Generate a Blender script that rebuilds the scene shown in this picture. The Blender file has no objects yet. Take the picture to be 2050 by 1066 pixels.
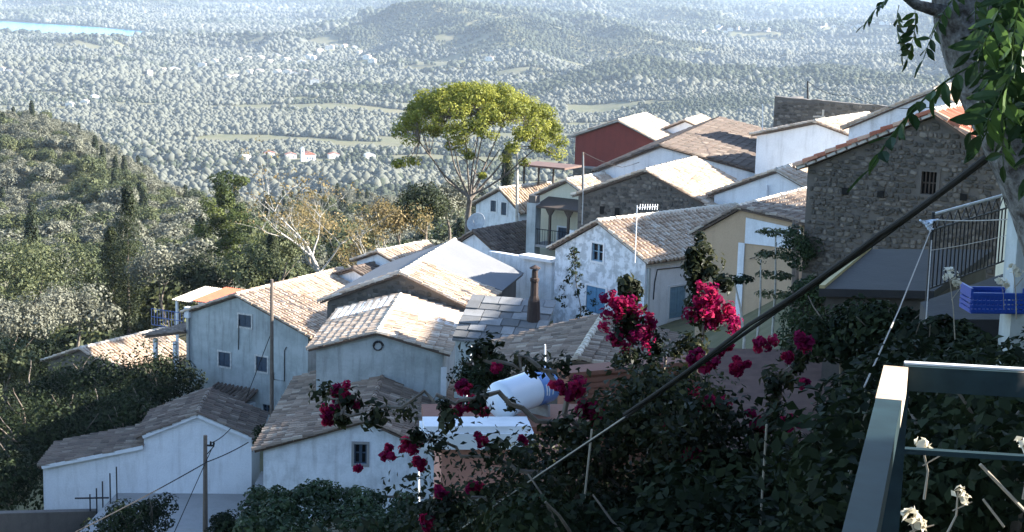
import bpy, math, random
import numpy as np
from mathutils import Vector, Matrix, Quaternion
from mathutils.geometry import tessellate_polygon

# ------------------------------------------------------------------ camera, sky, sun, exposure
scene = bpy.context.scene
COL = scene.collection
F, CX, CY, PITCH, ROLL = 3300.0, 1025.0, 533.0, math.radians(10.0), 0.027
CAMR = Matrix.Rotation(math.pi/2-PITCH, 3, 'X') @ Matrix.Rotation(ROLL, 3, 'Z')
cam_d = bpy.data.cameras.new('camera'); cam = bpy.data.objects.new('camera', cam_d); COL.objects.link(cam)
cam_d.sensor_width = 36.0; cam_d.lens = 36.0*F/2050.0
cam_d.clip_start = 0.05; cam_d.clip_end = 60000.0
cam.matrix_world = CAMR.to_4x4()
scene.camera = cam

SUN_AZ, SUN_EL = math.radians(86.0), math.radians(26.0)     # azimuth clockwise from +Y (straight ahead)
world = bpy.data.worlds.new('World'); scene.world = world; world.use_nodes = True
wn = world.node_tree.nodes; wl = world.node_tree.links
sky = wn.new('ShaderNodeTexSky'); sky.sky_type = 'NISHITA'; sky.sun_disc = False
sky.sun_elevation = SUN_EL; sky.sun_rotation = SUN_AZ
sky.altitude = 200.0; sky.air_density = 1.0; sky.dust_density = 0.6; sky.ozone_density = 2.2
bg = wn['Background']; bg.inputs['Strength'].default_value = 0.11
wl.new(sky.outputs[0], bg.inputs['Color'])
sun_dir = Vector((math.sin(SUN_AZ)*math.cos(SUN_EL), math.cos(SUN_AZ)*math.cos(SUN_EL), math.sin(SUN_EL)))
sd = bpy.data.lights.new('sun', 'SUN'); sd.energy = 5.0; sd.angle = math.radians(0.5); sd.color = (1.0, 0.93, 0.83)
sun = bpy.data.objects.new('sun', sd); COL.objects.link(sun)
sun.rotation_euler = sun_dir.to_track_quat('Z', 'Y').to_euler()
scene.view_settings.view_transform = 'Standard'; scene.view_settings.look = 'None'
scene.view_settings.gamma = 1.0; scene.view_settings.use_curve_mapping = False
scene.view_settings.exposure = 2.15
scene.cycles.max_bounces = 6; scene.cycles.diffuse_bounces = 3; scene.cycles.glossy_bounces = 2
scene.cycles.transmission_bounces = 3; scene.cycles.volume_bounces = 0; scene.cycles.transparent_max_bounces = 6
scene.cycles.use_denoising = True

HAZE = 4.8e-5
rng = np.random.default_rng(7); random.seed(7)
R_ = math.radians

def ray(px, py):
    return CAMR @ Vector(((px-CX)/F, -(py-CY)/F, -1.0))
def at(px, py, Y):
    d = ray(px, py); return d*(Y/d.y)
def atz(px, py, z):
    d = ray(px, py); return d*(z/d.z)

# ------------------------------------------------------------------ object helpers
def link(o, parent=None):
    COL.objects.link(o)
    if parent is not None: o.parent = parent
    return o
def tag(o, label=None, cat=None, group=None, kind=None):
    if label: o['label'] = label
    if cat: o['category'] = cat
    if group: o['group'] = group
    if kind: o['kind'] = kind
    return o
def thing(name, label, cat, loc=(0, 0, 0), rz=0.0, group=None):
    o = bpy.data.objects.new(name, None); o.empty_display_size = 0.3
    link(o); o.location = loc; o.rotation_euler = (0, 0, rz)
    return tag(o, label, cat, group)

class MB:
    """collects polygons (with a tint per face) and builds one mesh"""
    def __init__(s): s.v = []; s.f = []; s.t = []; s.cur = 0.5; s.mi = []; s.m = 0
    def face(s, pts, tint=None):
        n = len(s.v); s.v.extend([tuple(p) for p in pts]); s.f.append(tuple(range(n, n+len(pts))))
        s.t.append(s.cur if tint is None else tint); s.mi.append(s.m)
    def box(s, x0, x1, y0, y1, z0, z1, M=None):
        c = [Vector((x, y, z)) for z in (z0, z1) for y in (y0, y1) for x in (x0, x1)]
        if M is not None: c = [M @ p for p in c]
        n = len(s.v); s.v.extend([tuple(p) for p in c])
        for q in ((0, 2, 3, 1), (4, 5, 7, 6), (0, 1, 5, 4), (2, 6, 7, 3), (0, 4, 6, 2), (1, 3, 7, 5)):
            s.f.append(tuple(n+i for i in q)); s.t.append(s.cur); s.mi.append(s.m)
    def prism(s, poly, n_vec):
        """closed slab: poly (list of Vector), extruded by n_vec"""
        k = len(poly); top = [p+n_vec for p in poly]
        s.face(list(reversed(poly))); s.face(top)
        for i in range(k):
            j = (i+1) % k; s.face([poly[i], poly[j], top[j], top[i]])
    def tube(s, pts, rad, seg=6, cap=True):
        pts = [Vector(p) for p in pts]
        if not hasattr(rad, '__len__'): rad = [rad]*len(pts)
        n0 = len(s.v); up = None
        for i, p in enumerate(pts):
            d = (pts[min(i+1, len(pts)-1)]-pts[max(i-1, 0)]).normalized()
            if up is None:
                up = Vector((0, 0, 1)) if abs(d.z) < 0.9 else Vector((1, 0, 0))
            a = d.cross(up).normalized(); b = d.cross(a).normalized(); up = -b if False else up
            for k in range(seg):
                t = 2*math.pi*k/seg
                s.v.append(tuple(p+(a*math.cos(t)+b*math.sin(t))*rad[i]))
        for i in range(len(pts)-1):
            for k in range(seg):
                k2 = (k+1) % seg
                s.f.append((n0+i*seg+k, n0+i*seg+k2, n0+(i+1)*seg+k2, n0+(i+1)*seg+k)); s.t.append(s.cur); s.mi.append(s.m)
        if cap:
            s.f.append(tuple(n0+k for k in range(seg))); s.t.append(s.cur); s.mi.append(s.m)
            e = n0+(len(pts)-1)*seg
            s.f.append(tuple(e+k for k in reversed(range(seg)))); s.t.append(s.cur); s.mi.append(s.m)
    def lathe(s, prof, c, axis, seg=16):
        """prof: list of (r, h) along axis from c"""
        axis = Vector(axis).normalized(); c = Vector(c)
        a = axis.orthogonal().normalized(); b = axis.cross(a)
        n0 = len(s.v)
        for r, h in prof:
            for k in range(seg):
                t = 2*math.pi*k/seg; s.v.append(tuple(c+axis*h+(a*math.cos(t)+b*math.sin(t))*r))
        for i in range(len(prof)-1):
            for k in range(seg):
                k2 = (k+1) % seg
                s.f.append((n0+i*seg+k, n0+i*seg+k2, n0+(i+1)*seg+k2, n0+(i+1)*seg+k)); s.t.append(s.cur); s.mi.append(s.m)
    def mesh(s, name, mats, smooth=False):
        me = bpy.data.meshes.new(name); me.from_pydata(s.v, [], s.f)
        if not isinstance(mats, (list, tuple)): mats = [mats]
        for m in mats: me.materials.append(m)
        at_ = me.attributes.new('tint', 'FLOAT', 'FACE'); at_.data.foreach_set('value', np.array(s.t, dtype=np.float32))
        if len(mats) > 1: me.polygons.foreach_set('material_index', np.array(s.mi, dtype=np.int32))
        if smooth: me.polygons.foreach_set('use_smooth', np.ones(len(s.f), dtype=bool))
        me.update(); return me
    def build(s, name, mats, parent=None, smooth=False):
        return link(bpy.data.objects.new(name, s.mesh(name, mats, smooth)), parent)

def np_mesh(name, V, Q, tint, mat, smooth=False):
    """V (n,3), Q (m,4) or (m,3) ints, tint (m,)"""
    me = bpy.data.meshes.new(name); k = Q.shape[1]; m = len(Q)
    me.vertices.add(len(V)); me.vertices.foreach_set('co', V.astype(np.float32).ravel())
    me.loops.add(m*k); me.loops.foreach_set('vertex_index', Q.astype(np.int32).ravel())
    me.polygons.add(m); me.polygons.foreach_set('loop_start', np.arange(0, m*k, k, dtype=np.int32))
    if smooth: me.polygons.foreach_set('use_smooth', np.ones(m, dtype=bool))
    a = me.attributes.new('tint', 'FLOAT', 'FACE'); a.data.foreach_set('value', tint.astype(np.float32))
    me.materials.append(mat); me.update(calc_edges=True); me.validate()
    return me

def vnoise(x, y, seed=0):
    """smooth value noise, numpy"""
    xi = np.floor(x).astype(np.int64); yi = np.floor(y).astype(np.int64); xf = x-xi; yf = y-yi
    def h(a, b):
        n = (a*374761393+b*668265263+seed*1442695041) & 0x7fffffff
        n = ((n ^ (n >> 13))*1274126177) & 0x7fffffff
        return ((n ^ (n >> 16)) & 0xffff)/65535.0
    u = xf*xf*(3-2*xf); v = yf*yf*(3-2*yf)
    return (h(xi, yi)*(1-u)+h(xi+1, yi)*u)*(1-v)+(h(xi, yi+1)*(1-u)+h(xi+1, yi+1)*u)*v
def fbm(x, y, seed=0, o=4):
    s = 0; a = 0.5; t = 0
    for i in range(o):
        s = s+a*vnoise(x, y, seed+i*17); t += a; a *= 0.5; x = x*2.03+3.1; y = y*2.03+7.7
    return s/t

# ------------------------------------------------------------------ materials
def newmat(name):
    m = bpy.data.materials.new(name); m.use_nodes = True
    return m, m.node_tree.nodes, m.node_tree.links, m.node_tree.nodes['Principled BSDF']
def ramp(n, l, fac, cols):
    r = n.new('ShaderNodeValToRGB'); e = r.color_ramp.elements
    while len(e) < len(cols): e.new(0.5)
    for i, (p, c) in enumerate(cols): e[i].position = p; e[i].color = (*c, 1)
    l.new(fac, r.inputs['Fac']); return r.outputs['Color']
def noise(n, l, scale, vec, detail=4.0, rough=0.55, dist=0.0):
    t = n.new('ShaderNodeTexNoise'); t.inputs['Scale'].default_value = scale; t.inputs['Detail'].default_value = detail
    t.inputs['Roughness'].default_value = rough; t.inputs['Distortion'].default_value = dist
    if vec is not None: l.new(vec, t.inputs['Vector'])
    return t.outputs['Fac']
def mixc(n, l, fac, a, b, blend='MIX'):
    m = n.new('ShaderNodeMix'); m.data_type = 'RGBA'; m.blend_type = blend
    if isinstance(fac, float): m.inputs[0].default_value = fac
    else: l.new(fac, m.inputs[0])
    for i, c in ((6, a), (7, b)):
        if isinstance(c, tuple): m.inputs[i].default_value = (*c, 1)
        else: l.new(c, m.inputs[i])
    return m.outputs[2]
def math_(n, l, op, a, b=None, clamp=False):
    m = n.new('ShaderNodeMath'); m.operation = op; m.use_clamp = clamp
    for i, c in enumerate((a, b)):
        if c is None: continue
        if isinstance(c, (int, float)): m.inputs[i].default_value = c
        else: l.new(c, m.inputs[i])
    return m.outputs[0]
def coords(n, l, scale=(1, 1, 1), kind='Object'):
    t = n.new('ShaderNodeTexCoord'); mp = n.new('ShaderNodeMapping'); mp.inputs['Scale'].default_value = scale
    l.new(t.outputs[kind], mp.inputs['Vector']); return mp.outputs['Vector']
def attr(n, name='tint'):
    a = n.new('ShaderNodeAttribute'); a.attribute_name = name; return a.outputs['Fac']
def bump(n, l, bs, h, strength, dist=0.02):
    b = n.new('ShaderNodeBump'); b.inputs['Strength'].default_value = strength; b.inputs['Distance'].default_value = dist
    l.new(h, b.inputs['Height']); l.new(b.outputs[0], bs.inputs['Normal'])

def plaster(name, c, stain, dirt=None, amount=0.5, scale=1.2, blotch=(0.45, 0.62), rough=0.9, streak=0.5):
    m, n, l, b = newmat(name)
    v = coords(n, l); vs = coords(n, l, (2.2, 2.2, 0.28))
    f1 = noise(n, l, scale, v, 6, 0.62); f2 = noise(n, l, 1.6, vs, 5, 0.6); f3 = noise(n, l, 14, v, 3)
    k1 = ramp(n, l, f1, [(blotch[0], (0, 0, 0)), (blotch[1], (1, 1, 1))])
    k2 = ramp(n, l, f2, [(0.50, (0, 0, 0)), (0.72, (1, 1, 1))])
    col = mixc(n, l, math_(n, l, 'MULTIPLY', k1, amount), c, stain)
    col = mixc(n, l, math_(n, l, 'MULTIPLY', k2, streak), col, dirt or tuple(x*0.55 for x in stain))
    col = mixc(n, l, 0.25, col, ramp(n, l, f3, [(0.3, tuple(x*0.75 for x in c)), (0.7, tuple(min(1, x*1.12) for x in c))]))
    l.new(col, b.inputs['Base Color']); b.inputs['Roughness'].default_value = rough
    bump(n, l, b, math_(n, l, 'ADD', f1, math_(n, l, 'MULTIPLY', f3, 0.4)), 0.5, 0.04)
    return m
def tile_mat(name, cols, lichen=(0.16, 0.15, 0.12), la=0.45):
    m, n, l, b = newmat(name)
    t = attr(n); v = coords(n, l, kind='Object')
    g = n.new('ShaderNodeNewGeometry')
    f = noise(n, l, 2.3, g.outputs['Position'], 5, 0.65); f2 = noise(n, l, 22, g.outputs['Position'], 3)
    oi = n.new('ShaderNodeObjectInfo')
    col = ramp(n, l, math_(n, l, 'FRACT', math_(n, l, 'ADD', t, math_(n, l, 'MULTIPLY', oi.outputs['Random'], 0.0))), cols)
    k = ramp(n, l, f, [(0.42, (0, 0, 0)), (0.66, (1, 1, 1))])
    col = mixc(n, l, math_(n, l, 'MULTIPLY', k, la), col, lichen)
    col = mixc(n, l, 0.35, col, ramp(n, l, f2, [(0.3, (0.25, 0.2, 0.16)), (0.7, (0.62, 0.55, 0.46))]), 'OVERLAY')
    l.new(col, b.inputs['Base Color']); b.inputs['Roughness'].default_value = 0.92
    bump(n, l, b, f2, 0.35, 0.01)
    return m
def plain(name, c, rough=0.7, metal=0.0, var=0.25, scale=6.0, c2=None, bmp=0.0):
    m, n, l, b = newmat(name)
    v = coords(n, l); f = noise(n, l, scale, v, 5, 0.6)
    c2 = c2 or tuple(x*(1-var) for x in c)
    l.new(ramp(n, l, f, [(0.35, c2), (0.65, c)]), b.inputs['Base Color'])
    b.inputs['Roughness'].default_value = rough; b.inputs['Metallic'].default_value = metal
    if bmp: bump(n, l, b, f, bmp, 0.02)
    return m
def leafmat(name, cols, trans=0.35, rough=0.6):
    m, n, l, b = newmat(name)
    col = ramp(n, l, attr(n), cols)
    l.new(col, b.inputs['Base Color']); b.inputs['Roughness'].default_value = rough
    b.inputs['Specular IOR Level'].default_value = 0.18
    tr = n.new('ShaderNodeBsdfTranslucent'); l.new(col, tr.inputs['Color'])
    mx = n.new('ShaderNodeMixShader'); mx.inputs[0].default_value = trans
    l.new(b.outputs[0], mx.inputs[1]); l.new(tr.outputs[0], mx.inputs[2])
    l.new(mx.outputs[0], n['Material Output'].inputs['Surface'])
    return m
def ground_mat(name):
    m, n, l, b = newmat(name)
    g = n.new('ShaderNodeNewGeometry'); p = g.outputs['Position']
    f1 = noise(n, l, 0.006, p, 6, 0.6); f2 = noise(n, l, 0.035, p, 5, 0.6); f3 = noise(n, l, 0.6, p, 5, 0.65)
    col = ramp(n, l, f1, [(0.3, (0.10, 0.105, 0.06)), (0.48, (0.17, 0.165, 0.10)), (0.6, (0.14, 0.16, 0.08)), (0.75, (0.24, 0.21, 0.14))])
    col = mixc(n, l, 0.5, col, ramp(n, l, f2, [(0.35, (0.06, 0.07, 0.03)), (0.65, (0.19, 0.165, 0.10))]))
    col = mixc(n, l, 0.4, col, ramp(n, l, f3, [(0.35, (0.05, 0.055, 0.025)), (0.65, (0.17, 0.15, 0.10))]))
    l.new(col, b.inputs['Base Color']); b.inputs['Roughness'].default_value = 1.0
    b.inputs['Specular IOR Level'].default_value = 0.1
    bump(n, l, b, f3, 0.6, 0.15)
    return m

M = {}
M['ground'] = ground_mat('ground')
M['white'] = plaster('white_plaster', (0.78, 0.79, 0.80), (0.60, 0.61, 0.62), (0.34, 0.33, 0.31), 0.55, 0.9, streak=0.4)
M['farwall'] = plaster('sun_faded_limewash', (0.62, 0.60, 0.55), (0.54, 0.52, 0.47), None, 0.5, 0.3)
M['white2'] = plaster('whitewash', (0.74, 0.77, 0.80), (0.50, 0.53, 0.55), (0.22, 0.21, 0.20), 0.8, 1.6, streak=0.55)
M['peel'] = plaster('peeling_whitewash', (0.72, 0.76, 0.80), (0.30, 0.33, 0.35), (0.17, 0.16, 0.15), 0.85, 2.4, (0.46, 0.56), streak=0.55)
M['grey_plaster'] = plaster('weathered_grey_plaster', (0.46, 0.49, 0.48), (0.28, 0.31, 0.30), (0.15, 0.15, 0.135), 0.9, 0.9, (0.42, 0.60), streak=0.75)
M['cream'] = plaster('cream_plaster', (0.62, 0.58, 0.44), (0.50, 0.46, 0.36), None, 0.5, streak=0.25)
M['tan'] = plaster('tan_plaster', (0.52, 0.37, 0.24), (0.44, 0.31, 0.20), None, 0.5, streak=0.25)
M['red'] = plaster('red_paint', (0.23, 0.055, 0.042), (0.16, 0.045, 0.038), None, 0.5, streak=0.3)
M['pink'] = plaster('pink_plaster', (0.50, 0.24, 0.18), (0.42, 0.20, 0.15), None, 0.5, streak=0.2)
M['terracotta'] = plaster('terracotta_render', (0.24, 0.105, 0.07), (0.19, 0.085, 0.06), None, 0.5, streak=0.2)
M['concrete'] = plaster('concrete', (0.30, 0.29, 0.28), (0.22, 0.215, 0.205), (0.13, 0.125, 0.115), 0.6, 0.9, streak=0.2)
M['sheet'] = plaster('cement_coat', (0.155, 0.16, 0.17), (0.13, 0.134, 0.14), (0.10, 0.10, 0.105), 0.6, 0.6, streak=0.3)  # kept dark all over in place of shade on the slope
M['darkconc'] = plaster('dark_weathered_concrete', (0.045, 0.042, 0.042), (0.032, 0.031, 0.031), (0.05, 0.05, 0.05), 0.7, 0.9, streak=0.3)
M['mortar'] = plaster('rubble_mortar', (0.13, 0.115, 0.10), (0.085, 0.078, 0.07), None, 0.6, 2.0, streak=0.4)
M['lime'] = plain('lime_mortar', (0.66, 0.63, 0.58), 0.95, var=0.35, scale=9, bmp=0.5)
M['stone'] = tile_mat('rubble_stone', [(0.0, (0.075, 0.07, 0.062)), (0.5, (0.135, 0.12, 0.105)), (0.85, (0.20, 0.18, 0.155)), (1.0, (0.36, 0.34, 0.30))], (0.07, 0.07, 0.06), 0.4)
M['tile'] = tile_mat('aged_clay_tile', [(0.0, (0.13, 0.10, 0.08)), (0.35, (0.21, 0.155, 0.12)), (0.7, (0.30, 0.235, 0.185)), (1.0, (0.44, 0.38, 0.31))], (0.20, 0.18, 0.15), 0.4)
M['tile_pale'] = tile_mat('sunlit_pale_tile', [(0.0, (0.32, 0.23, 0.165)), (0.3, (0.44, 0.34, 0.255)), (0.7, (0.54, 0.45, 0.36)), (1.0, (0.64, 0.58, 0.50))], (0.38, 0.34, 0.28), 0.3)  # paler clay copy, sunlight on the roofs put into the colour
M['tile_dark'] = tile_mat('shaded_lichen_tile', [(0.0, (0.085, 0.068, 0.058)), (0.4, (0.135, 0.102, 0.085)), (0.8, (0.19, 0.15, 0.125)), (1.0, (0.30, 0.255, 0.21))], (0.13, 0.12, 0.10), 0.5)  # darker clay copy with lichen, roof shade put into the colour
M['tile_red'] = tile_mat('red_clay_tile', [(0.0, (0.30, 0.09, 0.05)), (0.5, (0.42, 0.15, 0.085)), (0.85, (0.50, 0.24, 0.15)), (1.0, (0.62, 0.50, 0.38))], (0.25, 0.14, 0.10), 0.25)
M['deck'] = plain('roof_underlay', (0.15, 0.11, 0.085), 1.0, scale=4)
M['slate'] = tile_mat('grey_slate_slab', [(0.0, (0.10, 0.105, 0.11)), (0.5, (0.18, 0.19, 0.20)), (1.0, (0.30, 0.31, 0.32))], (0.12, 0.12, 0.11), 0.4)
M['wood'] = plain('dark_wood', (0.075, 0.055, 0.042), 0.8, scale=9, bmp=0.3)
M['pole'] = plain('weathered_pole_wood', (0.16, 0.125, 0.10), 0.9, scale=5, bmp=0.3)
M['shutter'] = plain('slate_blue_shutter_paint', (0.045, 0.075, 0.115), 0.6, scale=5)
M['bluedoor'] = plain('faded_blue_paint', (0.10, 0.26, 0.42), 0.65, scale=4, c2=(0.07, 0.19, 0.32))
M['paleblue'] = plain('pale_blue_paint', (0.20, 0.33, 0.42), 0.65, scale=4, c2=(0.16, 0.27, 0.36))
M['glass'] = plain('dark_window_glass', (0.012, 0.015, 0.02), 0.12)
M['dark'] = plain('dark_interior', (0.012, 0.011, 0.010), 1.0)
M['trim'] = plain('white_trim_paint', (0.76, 0.77, 0.78), 0.7, var=0.12, scale=4)
M['iron'] = plain('black_iron', (0.022, 0.023, 0.027), 0.55, 0.3, scale=12)
M['cable'] = plain('black_cable_rubber', (0.006, 0.006, 0.007), 0.9)
M['rope'] = plain('pale_rope', (0.40, 0.37, 0.33), 0.9, scale=30)
M['galv'] = plain('galvanised_metal', (0.42, 0.44, 0.46), 0.45, 0.6, scale=8)
M['brown_flue'] = plain('rusty_flue', (0.045, 0.027, 0.022), 0.85, scale=8, bmp=0.3)
M['redsheet'] = plain('red_corrugated_sheet', (0.50, 0.10, 0.045), 0.6, scale=3, var=0.2)
M['creamsheet'] = plain('cream_corrugated_sheet', (0.58, 0.52, 0.42), 0.7, scale=3)
M['browncorr'] = plain('brown_corrugated_sheet', (0.16, 0.095, 0.075), 0.75, scale=2.5, var=0.35)
M['bluecrate'] = plain('blue_plastic', (0.012, 0.06, 0.34), 0.4, scale=4, var=0.15)
M['tank'] = plain('white_tank_enamel', (0.62, 0.68, 0.76), 0.3, scale=2, var=0.06)
M['tankblue'] = plain('blue_tank_jacket', (0.10, 0.24, 0.56), 0.35, scale=2, var=0.1)
M['brass'] = plain('yellowish_kerb', (0.5, 0.4, 0.2), 0.8)  # yellowish colour of the ledge kerb
M['bark'] = plain('bark', (0.20, 0.165, 0.13), 0.95, scale=7, var=0.5, bmp=0.8)
M['bark_pale'] = plain('pale_bark', (0.52, 0.49, 0.44), 0.95, scale=6, var=0.4, bmp=0.6)
M['bark_lichen'] = plain('grey_lichen_bark', (0.21, 0.215, 0.22), 0.95, scale=34, c2=(0.032, 0.028, 0.027), bmp=1.0)
M['olive'] = leafmat('olive_foliage', [(0, (0.09, 0.095, 0.068)), (0.5, (0.145, 0.148, 0.108)), (1, (0.215, 0.215, 0.165))], 0.18)
M['oak'] = leafmat('evergreen_oak_foliage', [(0, (0.03, 0.042, 0.02)), (0.5, (0.07, 0.085, 0.038)), (1, (0.15, 0.158, 0.07))], 0.2)
M['far_olive'] = leafmat('far_olive_canopy', [(0, (0.085, 0.09, 0.07)), (0.5, (0.125, 0.13, 0.105)), (1, (0.185, 0.185, 0.155))], 0.1, 0.9)
M['far_oak'] = leafmat('far_oak_canopy', [(0, (0.035, 0.045, 0.03)), (0.5, (0.06, 0.07, 0.045)), (1, (0.10, 0.11, 0.075))], 0.1, 0.9)
M['pine'] = leafmat('pine_needles', [(0, (0.07, 0.09, 0.018)), (0.5, (0.20, 0.215, 0.034)), (1, (0.37, 0.36, 0.065))], 0.35)
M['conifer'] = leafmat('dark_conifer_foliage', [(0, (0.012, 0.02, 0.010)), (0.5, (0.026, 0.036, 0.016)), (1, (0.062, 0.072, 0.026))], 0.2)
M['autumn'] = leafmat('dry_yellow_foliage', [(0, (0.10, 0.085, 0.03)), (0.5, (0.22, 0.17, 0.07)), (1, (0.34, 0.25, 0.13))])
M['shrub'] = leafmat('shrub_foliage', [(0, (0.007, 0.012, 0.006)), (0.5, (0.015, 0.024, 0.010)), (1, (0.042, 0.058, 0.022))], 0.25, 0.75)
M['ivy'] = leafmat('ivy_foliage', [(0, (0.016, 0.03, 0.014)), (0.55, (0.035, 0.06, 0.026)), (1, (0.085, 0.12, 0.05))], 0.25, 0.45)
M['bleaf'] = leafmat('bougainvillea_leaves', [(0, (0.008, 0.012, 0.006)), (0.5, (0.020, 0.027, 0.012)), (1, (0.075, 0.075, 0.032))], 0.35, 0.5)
M['bract'] = leafmat('magenta_bracts', [(0, (0.11, 0.003, 0.045)), (0.5, (0.26, 0.006, 0.065)), (1, (0.66, 0.03, 0.10))], 0.5, 0.7)
M['ashleaf'] = leafmat('pinnate_leaves', [(0, (0.016, 0.036, 0.012)), (0.5, (0.032, 0.066, 0.02)), (1, (0.07, 0.125, 0.03))], 0.35, 0.4)
M['drypetal'] = leafmat('dry_white_blooms', [(0, (0.50, 0.45, 0.34)), (0.5, (0.66, 0.62, 0.50)), (1, (0.78, 0.75, 0.66))], 0.3, 0.8)
M['drystem'] = plain('dry_stem', (0.36, 0.31, 0.24), 0.9, scale=20)
m, n_, l_, b_ = newmat('lagoon_water'); b_.inputs['Base Color'].default_value = (0.05, 0.24, 0.36, 1); b_.inputs['Roughness'].default_value = 0.25
M['water'] = m

# ------------------------------------------------------------------ terrain
CTRL = []
def cp(*a): CTRL.append(Vector(a))
for q in ((0, 4, -3.2), (-3, 4, -4), (4, 5, -3), (0, 12, -6.2), (-6, 14, -9), (5, 14, -5.0), (0, 22, -9.6), (-10, 30, -14.5), (6, 30, -8.6),
          (-10, 45, -19), (0, 45, -15.5), (9, 45, -9.6), (-20, 66, -24.6), (-12, 60, -22.2), (-12, 80, -23.4), (-5, 56, -20.5), (-5, 70, -18.6),
          (3, 74, -16.2), (3, 90, -17.0), (10, 82, -14.6), (12, 72, -12.8), (16, 88, -11.8), (18, 100, -9.4), (8, 115, -15.4), (0, 105, -18.9),
          (-3, 100, -18), (-13, 92, -23.5), (-22, 92, -26), (24, 60, -7.5), (33, 70, -5), (31, 45, -3), (20, 25, -1), (12, 8, -1.5), (40, 95, -7), (60, 70, -2),
          (60, 120, -10), (-14, 130, -27), (-30, 110, -32), (-40, 130, -40), (0, 140, -27), (24, 150, -24), (55, 160, -18),
          (-260, 900, -170), (-330, 1150, -206), (-150, 1000, -185), (-60, 900, -150), (100, 700, -120), (200, 900, -160), (100, 350, -62), (60, 240, -42), (180, 420, -70)):
    cp(*q)
for q in ((0, 640, 140), (100, 600, 170), (300, 540, 215), (30, 400, 380), (200, 400, 330), (20, 275, 620), (110, 264, 600), (330, 375, 480), (430, 432, 400),
          (560, 460, 300), (800, 440, 450), (900, 410, 600), (700, 380, 900), (700, 343, 1500),
          (880, 17, 4600), (760, 42, 4500), (640, 85, 4200), (1000, 42, 4600), (1150, 72, 4300), (1400, 98, 4000), (1650, 122, 3800), (1900, 132, 3600),
          (850, 112, 3600), (600, 122, 3800), (1000, 120, 3500), (1300, 125, 3300), (1500, 155, 2950), (1250, 172, 2750), (1750, 165, 2900), (900, 175, 3000), (1500, 62, 6500), (1900, 50, 6500), (1200, 22, 8000), (500, 32, 7500), (1400, 195, 2500), (1900, 200, 2400), (1100, 215, 2500)):
    p = at(*q); cp(p.x, p.y, p.z-3 if q[2] < 800 else p.z-6)
for az in (-0.42, -0.25, -0.1, 0.05, 0.2, 0.4):
    for r, z in ((1800, -201), (2500, -203)) if az < 0.07 else ((1500, -190),):
        cp(r*math.sin(az), r*math.cos(az), z)
    cp(6400*math.sin(az), 6400*math.cos(az), -205); cp(13000*math.sin(az), 13000*math.cos(az), -120); cp(17000*math.sin(az), 17000*math.cos(az), -60)
for az, r, z in ((-0.42, 3500, -196), (-0.25, 3400, -200), (-0.12, 3200, -206), (-0.4, 5600, -222), (-0.26, 5600, -222), (-0.42, 9000, -190), (-0.3, 9000, -185), (0.4, 4500, -140), (0.42, 800, -90), (0.42, 300, -40), (-0.42, 300, -55), (-0.42, 120, -40), (-0.42, 60, -26), (-0.42, 30, -15), (-0.42, 10, -7)):
    cp(r*math.sin(az), r*math.cos(az), z)
def tcoord(x, y):
    az = np.clip(np.arctan2(x, np.maximum(y, 1e-6)), -0.55, 0.55)*5.0
    return az, np.log(np.maximum(np.hypot(x, y), 3.0))
_C = np.array([tuple(c) for c in CTRL]); _ca, _cr = tcoord(_C[:, 0], _C[:, 1])
def _phi(d2): return 0.5*d2*np.log(d2+1e-12)
_N = len(_C); _A = np.zeros((_N+3, _N+3))
_A[:_N, :_N] = _phi((_ca[:, None]-_ca[None])**2+(_cr[:, None]-_cr[None])**2)+np.eye(_N)*0.002
_A[:_N, _N] = 1; _A[:_N, _N+1] = _ca; _A[:_N, _N+2] = _cr; _A[_N:, :_N] = _A[:_N, _N:].T
_W = np.linalg.solve(_A, np.concatenate([_C[:, 2], np.zeros(3)]))
LAKE_Z = -216.0
lake_px = [(-420, 40), (0, 42), (90, 47), (200, 55), (300, 63), (318, 71), (300, 80), (230, 79), (160, 77), (80, 73), (0, 71), (-420, 75)]
LAKE = np.array([tuple(atz(a, b, LAKE_Z)) for a, b in lake_px])
def in_poly(x, y, P):
    ins = np.zeros(x.shape, bool); k = len(P)
    for i in range(k):
        x0, y0 = P[i, :2]; x1, y1 = P[(i+1) % k, :2]
        c = ((y0 > y) != (y1 > y)) & (x < (x1-x0)*(y-y0)/(y1-y0+1e-12)+x0); ins ^= c
    return ins
def T(x, y):
    x = np.atleast_1d(np.asarray(x, float)); y = np.atleast_1d(np.asarray(y, float))
    yy = np.where(y < 0, 0.5, y)
    a, r = tcoord(x, yy); z = np.full(x.shape, _W[_N])+_W[_N+1]*a+_W[_N+2]*r
    for i in range(_N): z = z+_W[i]*_phi((a-_ca[i])**2+(r-_cr[i])**2)
    d = np.hypot(x, y)
    far = np.clip((d-2600)/1200, 0, 1); mid = np.clip((d-140)/200, 0, 1)*(1-np.clip((d-900)/600, 0, 1))
    lakeprox = np.clip((np.hypot(x+1500, (y-5600)*1.2)-900)/900, 0, 1)
    z = z+far*(0.12+0.88*lakeprox)*((fbm(x/700+5, y/900+9, 3, 4)-0.5)*190+(0.5-np.abs(fbm(x/420, y/420, 11, 3)-0.5)*2.6-.2)*105)
    z = z+mid*(fbm(x/70, y/70, 5, 3)-0.5)*9+(fbm(x/9, y/9, 8, 2)-0.5)*0.5*np.clip((d-25)/20, 0, 1)
    z = np.where(d > 2600, np.maximum(z, LAKE_Z+2.5), z)
    z = np.where(in_poly(x, y, LAKE), LAKE_Z-4, z)
    hill = np.clip((-y)/40, 0, 1); z = z*(1-hill)+hill*6
    return z
def Tz(x, y): return float(T(x, y)[0])
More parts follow.
